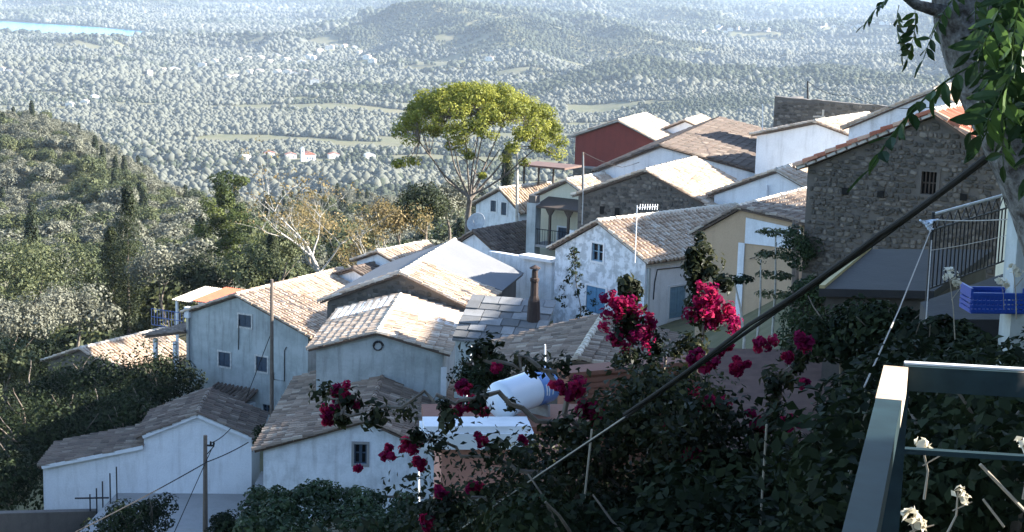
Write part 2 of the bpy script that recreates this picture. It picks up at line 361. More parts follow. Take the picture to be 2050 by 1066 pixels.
def ground_hit(px, py, y0=100.0, y1=15000.0):
    d = ray(px, py); ys = np.exp(np.linspace(math.log(y0), math.log(y1), 900))
    z = T(d.x/d.y*ys, ys); h = np.nonzero(z > d.z/d.y*ys)[0]
    if not len(h): return None
    Y = ys[h[0]]; return Vector((d.x/d.y*Y, Y, float(z[h[0]])))

az = np.concatenate([np.linspace(-math.pi, -0.62, 26)[:-1], np.linspace(-0.62, -0.36, 40)[:-1], np.linspace(-0.36, 0.36, 420), np.linspace(0.36, 0.62, 40)[1:], np.linspace(0.62, math.pi, 26)[1:]])
rr = np.exp(np.arange(math.log(2.5), math.log(19000), 0.0125))
A_, R2_ = np.meshgrid(az, rr); X_ = R2_*np.sin(A_); Y_ = R2_*np.cos(A_)
Z_ = T(X_.ravel(), Y_.ravel()).reshape(X_.shape)
na, nr = len(az), len(rr); idx = np.arange(na*nr).reshape(nr, na)
Q = np.stack([idx[:-1, :-1], idx[:-1, 1:], idx[1:, 1:], idx[1:, :-1]], -1).reshape(-1, 4)
V = np.stack([X_, Y_, Z_], -1).reshape(-1, 3)
terr = link(bpy.data.objects.new('terrain', np_mesh('terrain', V, Q, np.zeros(len(Q)), M['ground'], True)))
tag(terr, kind='structure', label='wooded hillside and valley floor running out to far hills', cat='terrain')
lk = MB(); lk.face([Vector((p[0], p[1], LAKE_Z)) for p in LAKE]); lake = lk.build('lagoon', M['water'])
tag(lake, 'pale blue lagoon beyond the wooded plain', 'water', kind='structure')

# ------------------------------------------------------------------ foliage helpers
def unit(v): return v/np.maximum(np.linalg.norm(v, axis=-1, keepdims=True), 1e-9)
def rand_unit(n): return unit(rng.normal(size=(n, 3)))
def leaf_quads(C, Nrm, size, aspect=0.6, fold=0.15):
    """rhombus leaves at C facing Nrm; returns V, Q"""
    n = len(C); t = unit(np.cross(Nrm, rand_unit(n))); b = np.cross(Nrm, t); s = np.asarray(size).reshape(-1, 1)*np.ones((n, 1))
    v = np.stack([C-t*s*0.5, C+b*s*aspect*0.5+Nrm*s*fold, C+t*s*0.5, C-b*s*aspect*0.5+Nrm*s*fold], 1).reshape(-1, 3)
    return v, np.arange(n*4).reshape(n, 4)
def lump_leaves(lumps, per, size, shell=0.35, squash=0.8, tiltup=0.3):
    """lumps: (k,4) centre+radius"""
    k = len(lumps); L = np.repeat(np.asarray(lumps, float), per, axis=0); n = len(L)
    d = rand_unit(n); rad = L[:, 3:4]*(1-shell*rng.random((n, 1))**1.5)
    C = L[:, :3]+d*rad*np.array([1, 1, squash])
    N = unit(d+rng.normal(size=(n, 3))*0.42+np.array([0, 0, tiltup]))
    v, q = leaf_quads(C, N, size*rng.uniform(0.65, 1.3, n)*np.repeat(rng.uniform(.75, 1.3, k), per))
    tint = np.clip(np.repeat(rng.random(k), per)*0.6+rng.random(n)*0.4, 0, 1)
    return v, q, tint
def join_np(parts):
    V, Q, Tt, o = [], [], [], 0
    for v, q, t in parts: V.append(v); Q.append(q+o); Tt.append(t); o += len(v)
    return np.concatenate(V), np.concatenate(Q), np.concatenate(Tt)
def ell_lumps(k, rx, ry, rz, cz, rl, hollow=0.5):
    d = rand_unit(k); d[:, 2] = np.abs(d[:, 2])*1.0-0.25*rng.random(k)
    r = (hollow+(1-hollow)*rng.random((k, 1)))
    C = d*r*np.array([rx, ry, rz])+np.array([0, 0, cz])
    return np.concatenate([C, rl*rng.uniform(0.7, 1.3, (k, 1))], 1)

def limb_tree(mb, base, h, r0, n_limb, spread, levels=2, seed=0, lean=(0, 0), up=0.6):
    """tapered trunk with forking limbs; returns limb tips"""
    rd = random.Random(seed); tips = []
    def grow(p, d, ln, r, lev):
        pts = [p]; rads = [r]; q = p.copy(); dd = d.copy(); k = 4
        for i in range(k):
            dd = (dd+Vector((rd.gauss(0, .16), rd.gauss(0, .16), rd.gauss(0.05, .1)))).normalized()
            q = q+dd*ln/k; pts.append(q.copy()); rads.append(r*(1-0.55*(i+1)/k))
        mb.tube(pts, rads, 6 if lev else 8, cap=True)
        if lev >= levels: tips.append((q.copy(), dd.copy())); return
        for j in range(n_limb):
            a = rd.uniform(0, 6.283); s = pts[rd.choice([2, 3, 4])]
            nd = (dd*up+Vector((math.cos(a), math.sin(a), rd.uniform(0, .7)))*spread).normalized()
            grow(s, nd, ln*rd.uniform(.55, .8), rads[-1]*rd.uniform(.6, .85), lev+1)
        tips.append((q.copy(), dd.copy()))
    grow(Vector(base), Vector((lean[0], lean[1], 1)).normalized(), h, r0, 0)
    return tips

# far/mid tree meshes, unit height about 1 (scaled per tree)
def tree_variant(i, kind):
    if kind == 'olive':
        lumps = ell_lumps(20, .42, .42, .30, .60, .19); v = lump_leaves(lumps, 95, .068, squash=.8, shell=.22)
        return np_mesh('crown', *join_np([v]), M['olive'])
    if kind == 'oak':
        lumps = ell_lumps(22, .38, .38, .36, .58, .18); v = lump_leaves(lumps, 95, .065, squash=.9, shell=.22)
        return np_mesh('crown', *join_np([v]), M['oak'])
    if kind == 'cypress':
        z = np.linspace(.08, .97, 16); L = np.stack([rng.normal(0, .012, 16), rng.normal(0, .012, 16), z, .10*np.sin(np.clip((z+.1)*2.6, 0, 3.1))**.7+.02], 1)
        return np_mesh('crown', *join_np([lump_leaves(L, 70, .06, squash=1.5, tiltup=.6)]), M['conifer'])
def trunk_variant():
    mb = MB(); limb_tree(mb, (0, 0, -.06), .48, .045, 2, .8, 1, random.randint(0, 999)); return mb.mesh('trunk', M['bark'], True)
VAR = [(tree_variant(i, 'olive'), trunk_variant(), 'olive') for i in range(4)]+[(tree_variant(i, 'oak'), trunk_variant(), 'oak') for i in range(3)]+[(tree_variant(0, 'cypress'), trunk_variant(), 'cypress')]
# low blobs for the far woods: lumpy crowns
def blob_mesh(name, k, spread, mat):
    Vs, Qs, Ts, o = [], [], [], 0
    for j in range(k):
        c = np.array([rng.normal(0, spread), rng.normal(0, spread), 0.0]) if k > 1 else np.zeros(3)
        sc = rng.uniform(.7, 1.25); seg, rg = 7, 4
        th = np.linspace(0, 2*np.pi, seg, endpoint=False); ph = np.linspace(-0.5, 1.45, rg)
        P = np.stack([np.outer(np.cos(ph), np.cos(th)), np.outer(np.cos(ph), np.sin(th)), np.outer(np.sin(ph), np.ones(seg))], -1)
        P = P*(1+rng.normal(0, .16, (rg, seg, 1)))*np.array([.5, .5, .48])*sc+np.array([0, 0, .42*sc])+c
        ii = np.arange(rg*seg).reshape(rg, seg)
        q = np.stack([ii[:-1], np.roll(ii[:-1], -1, 1), np.roll(ii[1:], -1, 1), ii[1:]], -1).reshape(-1, 4)
        Vs.append(P.reshape(-1, 3)); Qs.append(q+o); Ts.append(np.clip(rng.normal(.42, .2)+rng.normal(0, .07, len(q)), 0, 1)); o += rg*seg
    return np_mesh(name, np.concatenate(Vs), np.concatenate(Qs), np.concatenate(Ts), mat, True)
BLOBS = [blob_mesh('far_crown', 1, 0, M['far_olive']), blob_mesh('far_crown', 1, 0, M['far_oak']), blob_mesh('far_grove', 9, 1.3, M['far_olive']), blob_mesh('far_grove', 9, 1.3, M['far_oak']), blob_mesh('far_grove', 9, 1.3, M['far_oak'])]

def scatter(y0, y1, spacing, margin=0.345, jitter=1.0):
    """jittered positions with the given spacing, inside the widened view wedge"""
    xs, ys = [], []
    Y = y0
    while Y < y1:
        sp = spacing(Y) if callable(spacing) else spacing
        w = Y*margin+10; n = max(1, int(2*w/sp))
        xs.append(np.linspace(-w, w, n)+rng.uniform(-.5, .5, n)*sp*jitter); ys.append(Y+rng.uniform(-.5, .5, n)*sp*jitter)
        Y += sp*0.87
    return np.concatenate(xs), np.concatenate(ys)

# settlement clearings (pixel rectangles become ground circles through ground_hit)
SETTLE = []

def view_px(x, y, z):
    q = CAMR.transposed() @ Vector((x, y, z)); return CX+F*q.x/-q.z, CY-F*q.y/-q.z
def np_px(x, y, z):
    Rm = np.array(CAMR.transposed()); q = Rm @ np.stack([x, y, z]); return CX+F*q[0]/-q[2], CY-F*q[1]/-q[2]

# --- hillside trees
x, y = scatter(100, 980, lambda Y: 4.3+Y*0.0016)
z = T(x, y); px, py = np_px(x, y, z+3)
dens = fbm(x/60+3, y/60, 21, 3)
keep = (dens > .27)
keep &= ~((y < 130) & (px > 250))
keep &= ~((y < 140) & (px > 195) & (px < 300))
keep &= ~((y < 165) & (px > 560))                      # clear air behind the pine and the bare tree
keep &= ~((y < 150) & (px > 380) & (px < 620))
keep &= ~((y < 210) & (px > 1040))
x, y, z, px, py = x[keep], y[keep], z[keep], px[keep], py[keep]
hgt = np.where(rng.random(len(x)) < .12, 7.0, 5.0)*rng.uniform(.7, 1.25, len(x))*(1-.18*np.clip((y-400)/400, 0, 1))
kindn = np.where(fbm(x/45, y/45+8, 31, 2)+rng.normal(0, .12, len(x)) > .66, 1, 0); kindn = np.where(rng.random(len(x)) < .035, 2, kindn)
kindn = np.where((y < 260) & (kindn == 0) & (rng.random(len(x)) < .35), 1, kindn)
# visibility of the hillside trees: hidden behind the ridge or the village does not count among the largest
order = np.argsort(-(hgt/y)*((px > -60) & (px < 1010) & (py < 760)))
NTHING = 290
lab = {0: ('olive_tree', 'grey-green olive tree among many on the wooded hillside below the village', 'olive trees on the hillside'),
       1: ('oak_tree', 'dark green bushy oak tree among the olives on the hillside', 'oak trees on the hillside'),
       2: ('cypress_tree', 'slim dark cypress spire rising among the hillside trees', 'cypress trees on the hillside')}
def pick_var(k): return {0: random.randrange(0, 4), 1: random.randrange(4, 7), 2: 7}[int(k)]
var = np.array([pick_var(k) for k in kindn]); rot = rng.uniform(0, 6.28, len(x))
for i in order[:NTHING]:
    nm, lb, gp = lab[int(kindn[i])]; h = hgt[i]*(1.5 if kindn[i] == 2 else 1)
    t = thing(nm, lb, 'tree', (x[i], y[i], z[i]-.2), rot[i], gp); t.scale = (h*1.05, h*1.05, h)
    c, tr, _ = VAR[var[i]]
    link(bpy.data.objects.new('trunk', tr), t); link(bpy.data.objects.new('crown', c), t)
rest = order[NTHING:]
S_pts = [np.stack([x[rest], y[rest], z[rest]-.3], 1)]; S_sc = [hgt[rest]*np.where(kindn[rest] == 2, 1.5, 1)]; S_ix = [var[rest]]; S_rot = [rot[rest]]

# --- plain and far hills
def lake_or_town(x, y):
    bad = in_poly(x, y, LAKE)
    for c, r in SETTLE: bad |= np.hypot(x-c.x, y-c.y) < r
    return bad
far_specs = [(980, 2700, 5.0, (8, 9), 5.3), (2700, 4900, 7.4, (8, 9), 8.2), (4900, 8200, 23, (10, 11, 12), 10), (8200, 15500, 50, (10, 11, 12), 17)]
FAR = []
for y0, y1, sp, ids, size in far_specs:
    x, y = scatter(y0, y1, sp); z = T(x, y)
    d1 = fbm(x/170, y/60, 41, 3); d2 = fbm(x/420+7, y/420, 47, 3)
    if y0 < 1000:   # plain of small fields: rows of trees between open strips
        strips = np.abs(((y+40*np.sin(x/130)+60*fbm(x/200, y/200, 53, 2))/46) % 1-.5)
        keep = (d1 > .40) & ((strips > .19) | (d2 > .55)) | (z > -190) & (d1 > .28)
    else:
        keep = (d1 > .30) & (fbm(x/120, y/40, 83, 2) > .22)
    FAR.append((x[keep], y[keep], z[keep], ids, size))

# ------------------------------------------------------------------ far settlements (each house a thing of its own)
def far_house_mesh(w, d, h, roofc):
    mb = MB(); mb.m = 0; mb.box(-w/2, w/2, -d/2, d/2, -2, h)
    mb.m = 1; r = h+w*.17; o = .3
    for sgn in (-1, 1):
        mb.face([(sgn*(w/2+o), -d/2-o, h-.1), (sgn*(w/2+o), d/2+o, h-.1), (0, d/2+o, r), (0, -d/2-o, r)])
    for yy in (-d/2, d/2):
        mb.m = 0; mb.face([(-w/2, yy, h), (w/2, yy, h), (0, yy, r-.1)])
    mb.m = 2
    for k in (-1, 1):
        mb.box(k*w*.22-.5, k*w*.22+.5, -d/2-.06, -d/2+.02, h*.35, h*.35+1.4)
    return mb.mesh('far_house', [M['farwall'], roofc, M['shutter']])
FH = [far_house_mesh(9, 11, 6, M['tile_pale']), far_house_mesh(12, 9, 5, M['tile']), far_house_mesh(8, 8, 7, M['tile_pale']), far_house_mesh(14, 10, 6.5, M['farwall'])]
def far_house(px, py, label, group, v=None, rz=None, s=1.0, y0=700):
    p = ground_hit(px, py, y0)
    if p is None: return
    o = bpy.data.objects.new('far_house', FH[random.randrange(4) if v is None else v]); link(o)
    o.location = p-Vector((0, 0, .3)); o.rotation_euler = (0, 0, random.uniform(-.7, .7) if rz is None else rz); o.scale = (s, s, s)
    tag(o, label, 'house', group); SETTLE.append((p-Vector((0, 14*s, 0)), 17*s))
for q in ((405, 134), (430, 128), (350, 146), (300, 152), (328, 148), (480, 126), (497, 121), (520, 122), (555, 118), (572, 126), (590, 120), (618, 119), (604, 131), (640, 106), (655, 101), (672, 99), (690, 98), (720, 111), (735, 119), (575, 148), (588, 153), (555, 150), (520, 148), (500, 151), (472, 158), (458, 160), (630, 171), (610, 149), (980, 122), (745, 126), (540, 129), (628, 121), (710, 100), (662, 97)):
    far_house(q[0], q[1], 'white house of the village strung along the slope of the wooded valley hills', 'houses of the valley village', s=1.4)
for q in ((4, 142), (18, 146), (33, 149), (50, 141), (-8, 147), (42, 152)):
    far_house(q[0], q[1], 'white house in the small hamlet on the plain below the lagoon', 'houses of the hamlet below the lagoon')
for i in range(34):
    px_ = 1385+i*13.4+random.uniform(-5, 5)
    far_house(px_, 66-(px_-1385)*.035+random.uniform(-7, 7), 'white house of the long distant village at the foot of the far hills', 'houses of the distant village', s=1.6)
for q in ((540, 11), (560, 12), (630, 12), (690, 10), (1090, 6), (1240, 9), (1360, 10), (1380, 9), (130, 42), (60, 38), (200, 50)):
    far_house(q[0], q[1], 'tiny pale house scattered on the hazy far hills', 'scattered far houses', s=1.3)
for q in ((190, 198), (140, 214), (170, 209), (490, 323), (740, 319)):
    far_house(q[0], q[1], 'long low white farm shed standing alone between the fields', 'farm sheds on the plain', v=3, s=.8)
for q, lb in (((540, 316), 'red-roofed farmhouse next to the valley church'), ((582, 319), 'small red-roofed cottage beside the valley church'), ((668, 318), 'long white house on the far side of the valley church')):
    p = ground_hit(q[0], q[1], 700); o = link(bpy.data.objects.new('far_house', FH[1].copy())); o.data.materials[1] = M['tile_red']
    o.location = p; o.rotation_euler = (0, 0, .3); tag(o, lb, 'house'); SETTLE.append((p-Vector((0, 14, 0)), 18))
p = ground_hit(618, 322, 700); ch = thing('valley_church', 'white church with a square bell tower on the plain of fields', 'church', p, .35)
mb = MB(); mb.box(-6, 6, -7, 9, -1, 7); mb.build('wall', M['white'], ch)
mb = MB(); mb.prism([Vector((-6.4, -7.4, 7)), Vector((6.4, -7.4, 7)), Vector((0, -7.4, 9.6))], Vector((0, 16.8, 0))); mb.build('roof', M['tile_red'], ch)
mb = MB(); mb.box(-9.6, -6.1, -7, -3.5, -1, 13); mb.prism([Vector((-9.8, -7.2, 13)), Vector((-5.9, -7.2, 13)), Vector((-7.85, -7.2, 15.5))], Vector((0, 3.9, 0))); mb.build('bell_tower', M['white'], ch)
mb = MB()
for k in (-3, 0, 3): mb.box(k-.6, k+.6, -7.12, -6.98, 2, 4.4)
mb.box(-8.4, -7.3, -7.12, -6.98, 9.5, 12); mb.build('window', M['shutter'], ch)
SETTLE.append((p, 22)); SETTLE.append((p-Vector((0, 22, 0)), 20))

# --- one forest object instancing crowns over plain and hills
src = []
for c, t, k in VAR:
    src.append(bpy.data.objects.new('forest_source_tree', c))
for b in BLOBS: src.append(bpy.data.objects.new('forest_source_crown', b))
for x, y, z, ids, size in FAR:
    ok = ~lake_or_town(x, y); x, y, z = x[ok], y[ok], z[ok]; n = len(x)
    S_pts.append(np.stack([x, y, z-.1*size], 1)); S_sc.append(size*np.clip(rng.lognormal(-.08, .32, n), .35, 1.9)*(.6+.9*fbm(x/70, y/70, 61, 2)))
    mixk = fbm(x/300, y/220, 71, 3)+rng.normal(0, .08, n)+np.clip((z+188)/150, -.12, .3)
    if len(ids) == 2: ix = np.where(mixk > .5, ids[1], ids[0])
    else: ix = np.where(mixk > .5, rng.choice(ids[1:], n), ids[0])
    S_ix.append(ix); S_rot.append(rng.uniform(0, 6.28, n))
PTS = np.concatenate(S_pts); SC = np.concatenate(S_sc); IX = np.concatenate(S_ix); RT = np.concatenate(S_rot)
me = bpy.data.meshes.new('forest'); me.vertices.add(len(PTS)); me.vertices.foreach_set('co', PTS.astype(np.float32).ravel())
for nm, tp, dat in (('sc', 'FLOAT', SC), ('rt', 'FLOAT', RT), ('ix', 'INT', IX)):
    a = me.attributes.new(nm, tp, 'POINT'); a.data.foreach_set('value', dat.astype(np.int32 if tp == 'INT' else np.float32))
forest = link(bpy.data.objects.new('forest', me)); tag(forest, 'dense olive and oak woodland spread over the valley and far hills', 'woodland', kind='stuff')
ng = bpy.data.node_groups.new('forest', 'GeometryNodeTree')
ng.interface.new_socket('Geometry', in_out='INPUT', socket_type='NodeSocketGeometry'); ng.interface.new_socket('Geometry', in_out='OUTPUT', socket_type='NodeSocketGeometry')
gn, gl = ng.nodes, ng.links
gi = gn.new('NodeGroupInput'); go = gn.new('NodeGroupOutput'); jn = gn.new('GeometryNodeJoinGeometry')
def nattr(nm, tp):
    a = gn.new('GeometryNodeInputNamedAttribute'); a.data_type = tp; a.inputs['Name'].default_value = nm; return [o for o in a.outputs if o.enabled and o.name == 'Attribute'][0]
a_sc, a_rt, a_ix = nattr('sc', 'FLOAT'), nattr('rt', 'FLOAT'), nattr('ix', 'INT')
cx = gn.new('ShaderNodeCombineXYZ'); gl.new(a_rt, cx.inputs['Z'])
for k, so in enumerate(src):
    cmpn = gn.new('FunctionNodeCompare'); cmpn.data_type = 'INT'; cmpn.operation = 'EQUAL'
    ins = [s for s in cmpn.inputs if s.enabled]; gl.new(a_ix, ins[0]); ins[1].default_value = k
    oi = gn.new('GeometryNodeObjectInfo'); oi.inputs['Object'].default_value = so
    ip = gn.new('GeometryNodeInstanceOnPoints')
    gl.new(gi.outputs[0], ip.inputs['Points']); gl.new(cmpn.outputs[0], ip.inputs['Selection']); gl.new(oi.outputs['Geometry'], ip.inputs['Instance'])
    gl.new(cx.outputs[0], ip.inputs['Rotation']); gl.new(a_sc, ip.inputs['Scale']); gl.new(ip.outputs[0], jn.inputs[0])
gl.new(jn.outputs[0], go.inputs[0])
md = forest.modifiers.new('forest', 'NODES'); md.node_group = ng

# ------------------------------------------------------------------ house kit
def tile_geo(w0=.088, w1=.072, ln=.46, seg=4, flat=1.25):
    """barrel cover tile: low end at y=0 (wide, closed), high end at y=ln"""
    V = []
    for (w, yy) in ((w0, 0.0), (w1, ln)):
        for k in range(seg+1):
            t = math.pi*k/seg; V.append((-w*math.cos(t), yy, w*flat*math.sin(t)+(0.035 if yy == 0 else 0.012)))
    V += [(-w0, 0, -.02), (w0, 0, -.02)]
    Q = [(k, k+1, seg+1+k+1, seg+1+k) for k in range(seg)]
    return np.array(V), Q, [tuple([2*seg+3]+list(range(seg, -1, -1))+[2*seg+2])]
TILE_V, TILE_Q, TILE_CAP = tile_geo()
def tile_mesh(mat, tint, sc=1.0):
    mb = MB(); mb.cur = tint; mb.v = [tuple(Vector(v)*sc) for v in TILE_V]; mb.f = list(TILE_Q)+TILE_CAP; mb.t = [tint]*len(mb.f); mb.mi = [0]*len(mb.f)
    return mb.mesh('tile', mat)
_tile_cache = {}
def tiles_for(matkey, sc=1.0):
    k = (matkey, round(sc, 2))
    if k not in _tile_cache: _tile_cache[k] = [tile_mesh(M[matkey], t, sc) for t in (.1, .26, .38, .46, .54, .62, .74, .92)]
    return _tile_cache[k]
def tiles_joined(name, mats_list, matkey, parent, sc=1.0):
    """one mesh of many tiles at the given 4x4 matrices"""
    if not mats_list: return
    A = np.array([np.array(m) for m in mats_list]); base = np.c_[TILE_V*sc, np.ones(len(TILE_V))]
    P = np.einsum('nij,kj->nki', A, base)[..., :3]; n, k = len(A), len(TILE_V)
    q = np.array(TILE_Q); cap = np.array(TILE_CAP[0])
    capq = np.array([[cap[0], cap[1], cap[-2], cap[-1]], [cap[1], cap[2], cap[-3], cap[-2]], [cap[2], cap[3], cap[4], cap[-3]]]) if len(cap) == 7 else np.array([[cap[0], cap[1], cap[2], cap[3]]])
    q = np.concatenate([q, capq]); Qa = (q[None]+(np.arange(n)*k)[:, None, None]).reshape(-1, 4)
    t = np.repeat(np.clip(rng.normal(.5, .24, n), 0, 1), len(q))
    o = link(bpy.data.objects.new(name, np_mesh(name, P.reshape(-1, 3), Qa, t, M[matkey])), parent)
    o['kind'] = 'stuff'; return o

class House: pass
def frame_pt(h, p): return h.o.matrix_local_ @ Vector(p)
def to_local(h, w): return h.inv @ Vector(w)
def on_front(h, px, py, yv=0.0):
    """pixel -> (u, z) on the plane v = yv of the house"""
    d = (h.inv.to_3x3() @ ray(px, py)); o = h.inv @ Vector((0, 0, 0)); t = (yv-o.y)/d.y; q = o+d*t; return q.x, q.z
def on_side(h, px, py, xu):
    d = (h.inv.to_3x3() @ ray(px, py)); o = h.inv @ Vector((0, 0, 0)); t = (xu-o.x)/d.x; q = o+d*t; return q.y, q.z
def wall_face(mb, O, U, W, N, outer, holes, depth=.16):
    """planar wall with rectangular openings; O+U*a+W*b, N outward. holes: (a0,a1,b0,b1)"""
    polys = [[Vector((a, b, 0)) for a, b in outer]]+[[Vector((x0, y0, 0)), Vector((x0, y1, 0)), Vector((x1, y1, 0)), Vector((x1, y0, 0))] for x0, x1, y0, y1 in holes]
    flat = [p for pl in polys for p in pl]; n0 = len(mb.v)
    mb.v.extend([tuple(O+U*p.x+W*p.y) for p in flat])
    for tri in tessellate_polygon(polys):
        a, b, c = [Vector(mb.v[n0+i]) for i in tri]
        if (b-a).cross(c-a).dot(N) < 0: tri = tri[::-1]
        mb.f.append(tuple(n0+i for i in tri)); mb.t.append(.5); mb.mi.append(mb.m)
    for x0, x1, y0, y1 in holes:
        c = [O+U*a+W*b for a, b in ((x0, y0), (x1, y0), (x1, y1), (x0, y1))]
        for i in range(4):
            j = (i+1) % 4; mb.face([c[i], c[j], c[j]-N*depth, c[i]-N*depth])
def opening(h, face, a0, a1, b0, b1, style, xu=None):
    """fills an opening: frame, panes or shutter leaves as parts of the house"""
    if face == 'F': Mx = Matrix(((1, 0, 0, 0), (0, 0, -1, 0), (0, 1, 0, 0), (0, 0, 0, 1)))          # a->x, b->z, out->-y
    else: Mx = Matrix(((0, 0, 1, xu), (1, 0, 0, 0), (0, 1, 0, 0), (0, 0, 0, 1)))                     # a->y, b->z, out->+x
    w, hh = a1-a0, b1-b0; fr = MB(); t = .09
    surround = 'mortar' if 'dim' in style else 'stone' if 'stone' in style else ('lime' if 'grey' in style else 'trim')
    if 'noframe' not in style:
        for (p0, p1, q0, q1) in ((a0-t, a0, b0-t, b1+t), (a1, a1+t, b0-t, b1+t), (a0, a1, b1, b1+t), (a0-.03, a1+.03, b0-t, b0)):
            fr.box(p0, p1, q0, q1, -.02, .035, Mx)
    name = 'door' if 'door' in style else 'window'
    root = fr.build(name, M[surround] if surround != 'stone' else M['concrete'], h.o) if fr.v else None
    if 'shutter' in style or 'door' in style:
        mk = 'bluedoor' if 'blue' in style else ('paleblue' if 'pale' in style else 'shutter')
        for i in range(2):
            lf = MB(); x0 = a0+i*w/2+.012; x1 = a0+(i+1)*w/2-.012
            lf.box(x0, x1, b0+.02, b1-.02, -.07, -.02, Mx)
            if 'door' in style or 'pale' in style:
                k = 3
                for j in range(k): lf.box(x0+j*(x1-x0)/k+.008, x0+(j+1)*(x1-x0)/k-.008, b0+.04, b1-.04, -.03, -.008, Mx)
                for zz in (b0+hh*.15, b1-hh*.18): lf.box(x0, x1, zz, zz+.07, -.02, .012, Mx)
            else:
                nsl = 9
                for j in range(nsl): lf.box(x0+.05, x1-.05, b0+.06+j*(hh-.12)/nsl, b0+.06+(j+.55)*(hh-.12)/nsl, -.03, -.004, Mx)
            lf.build('shutter' if 'door' not in style else 'door_leaf', M[mk], root or h.o)
    else:
        g = MB(); g.box(a0-.01, a1+.01, b0-.01, b1+.01, -.17, -.14, Mx); g.build('pane', M['glass' if 'glass' in style else 'dark'], root or h.o)
        if 'bars' in style:
            s = MB()
            for k in range(1, 4): s.box(a0+w*k/4-.018, a0+w*k/4+.018, b0, b1, -.1, -.06, Mx)
            s.box(a0, a1, b0+hh*.5-.02, b0+hh*.5+.02, -.1, -.055, Mx); s.build('bars', M['wood'], root or h.o)
        else:
            s = MB()
            for k in (0, 1):
                s.box(a0+k*w/2, a0+k*w/2+.05, b0, b1, -.12, -.06, Mx); s.box(a0+(k+1)*w/2-.05, a0+(k+1)*w/2, b0, b1, -.12, -.06, Mx)
            s.box(a0, a1, b0+hh*.52, b0+hh*.52+.04, -.115, -.065, Mx); s.box(a0, a1, b0, b0+.05, -.115, -.065, Mx); s.box(a0, a1, b1-.05, b1, -.115, -.065, Mx)
            s.build('sash', M['paleblue' if 'pale' in style else 'shutter'], root or h.o)

def slope_tiles(h, roof, o, e, s, Le, Ls, matkey, mode, clip=None, pitch=.26, exposure=.345, lift=.025, sc=1.0):
    """returns tile matrices (local to roof) for a slope"""
    n = e.cross(s); nc = max(1, int(round(Le/(pitch*sc)))); nrow = max(1, int(round(Ls/(exposure*sc)))); out = []
    bow = rng.normal(0, .012, nc+1)
    for i in range(nc+1):
        for j in range(nrow):
            a = i*Le/nc; b = j*Ls/nrow-.04
            if clip and not clip(a, b+.15): continue
            sag = .05*math.sin(math.pi*min(1, max(0, b/Ls)))*math.sin(a*.9+1.3)
            p = o+e*(a+random.gauss(0, .012)+bow[i])+s*(b+random.gauss(0, .014))+n*(lift+sag*.4+random.gauss(0, .006))
            r = Matrix((e, s, n)).transposed() @ Matrix.Rotation(random.gauss(0, .03), 3, 'Z') @ Matrix.Rotation(random.gauss(-.03, .018), 3, 'X')
            out.append(Matrix.Translation(p) @ r.to_4x4())
    return out
def lay_tiles(h, roof, mats_, matkey, mode, sc=1.0, limit=290):
    if mode == 'parts':
        W = h.mw
        mats_ = sorted(mats_, key=lambda m: (W @ m.translation).length)
        tm = tiles_for(matkey, sc)
        for m in mats_[:limit]:
            o = bpy.data.objects.new('tile', tm[random.randrange(len(tm))]); link(o, roof); o.matrix_basis = m
        tiles_joined('roof_tiles', mats_[limit:], matkey, roof, sc)
    else: tiles_joined('roof_tiles', mats_, matkey, roof, sc)

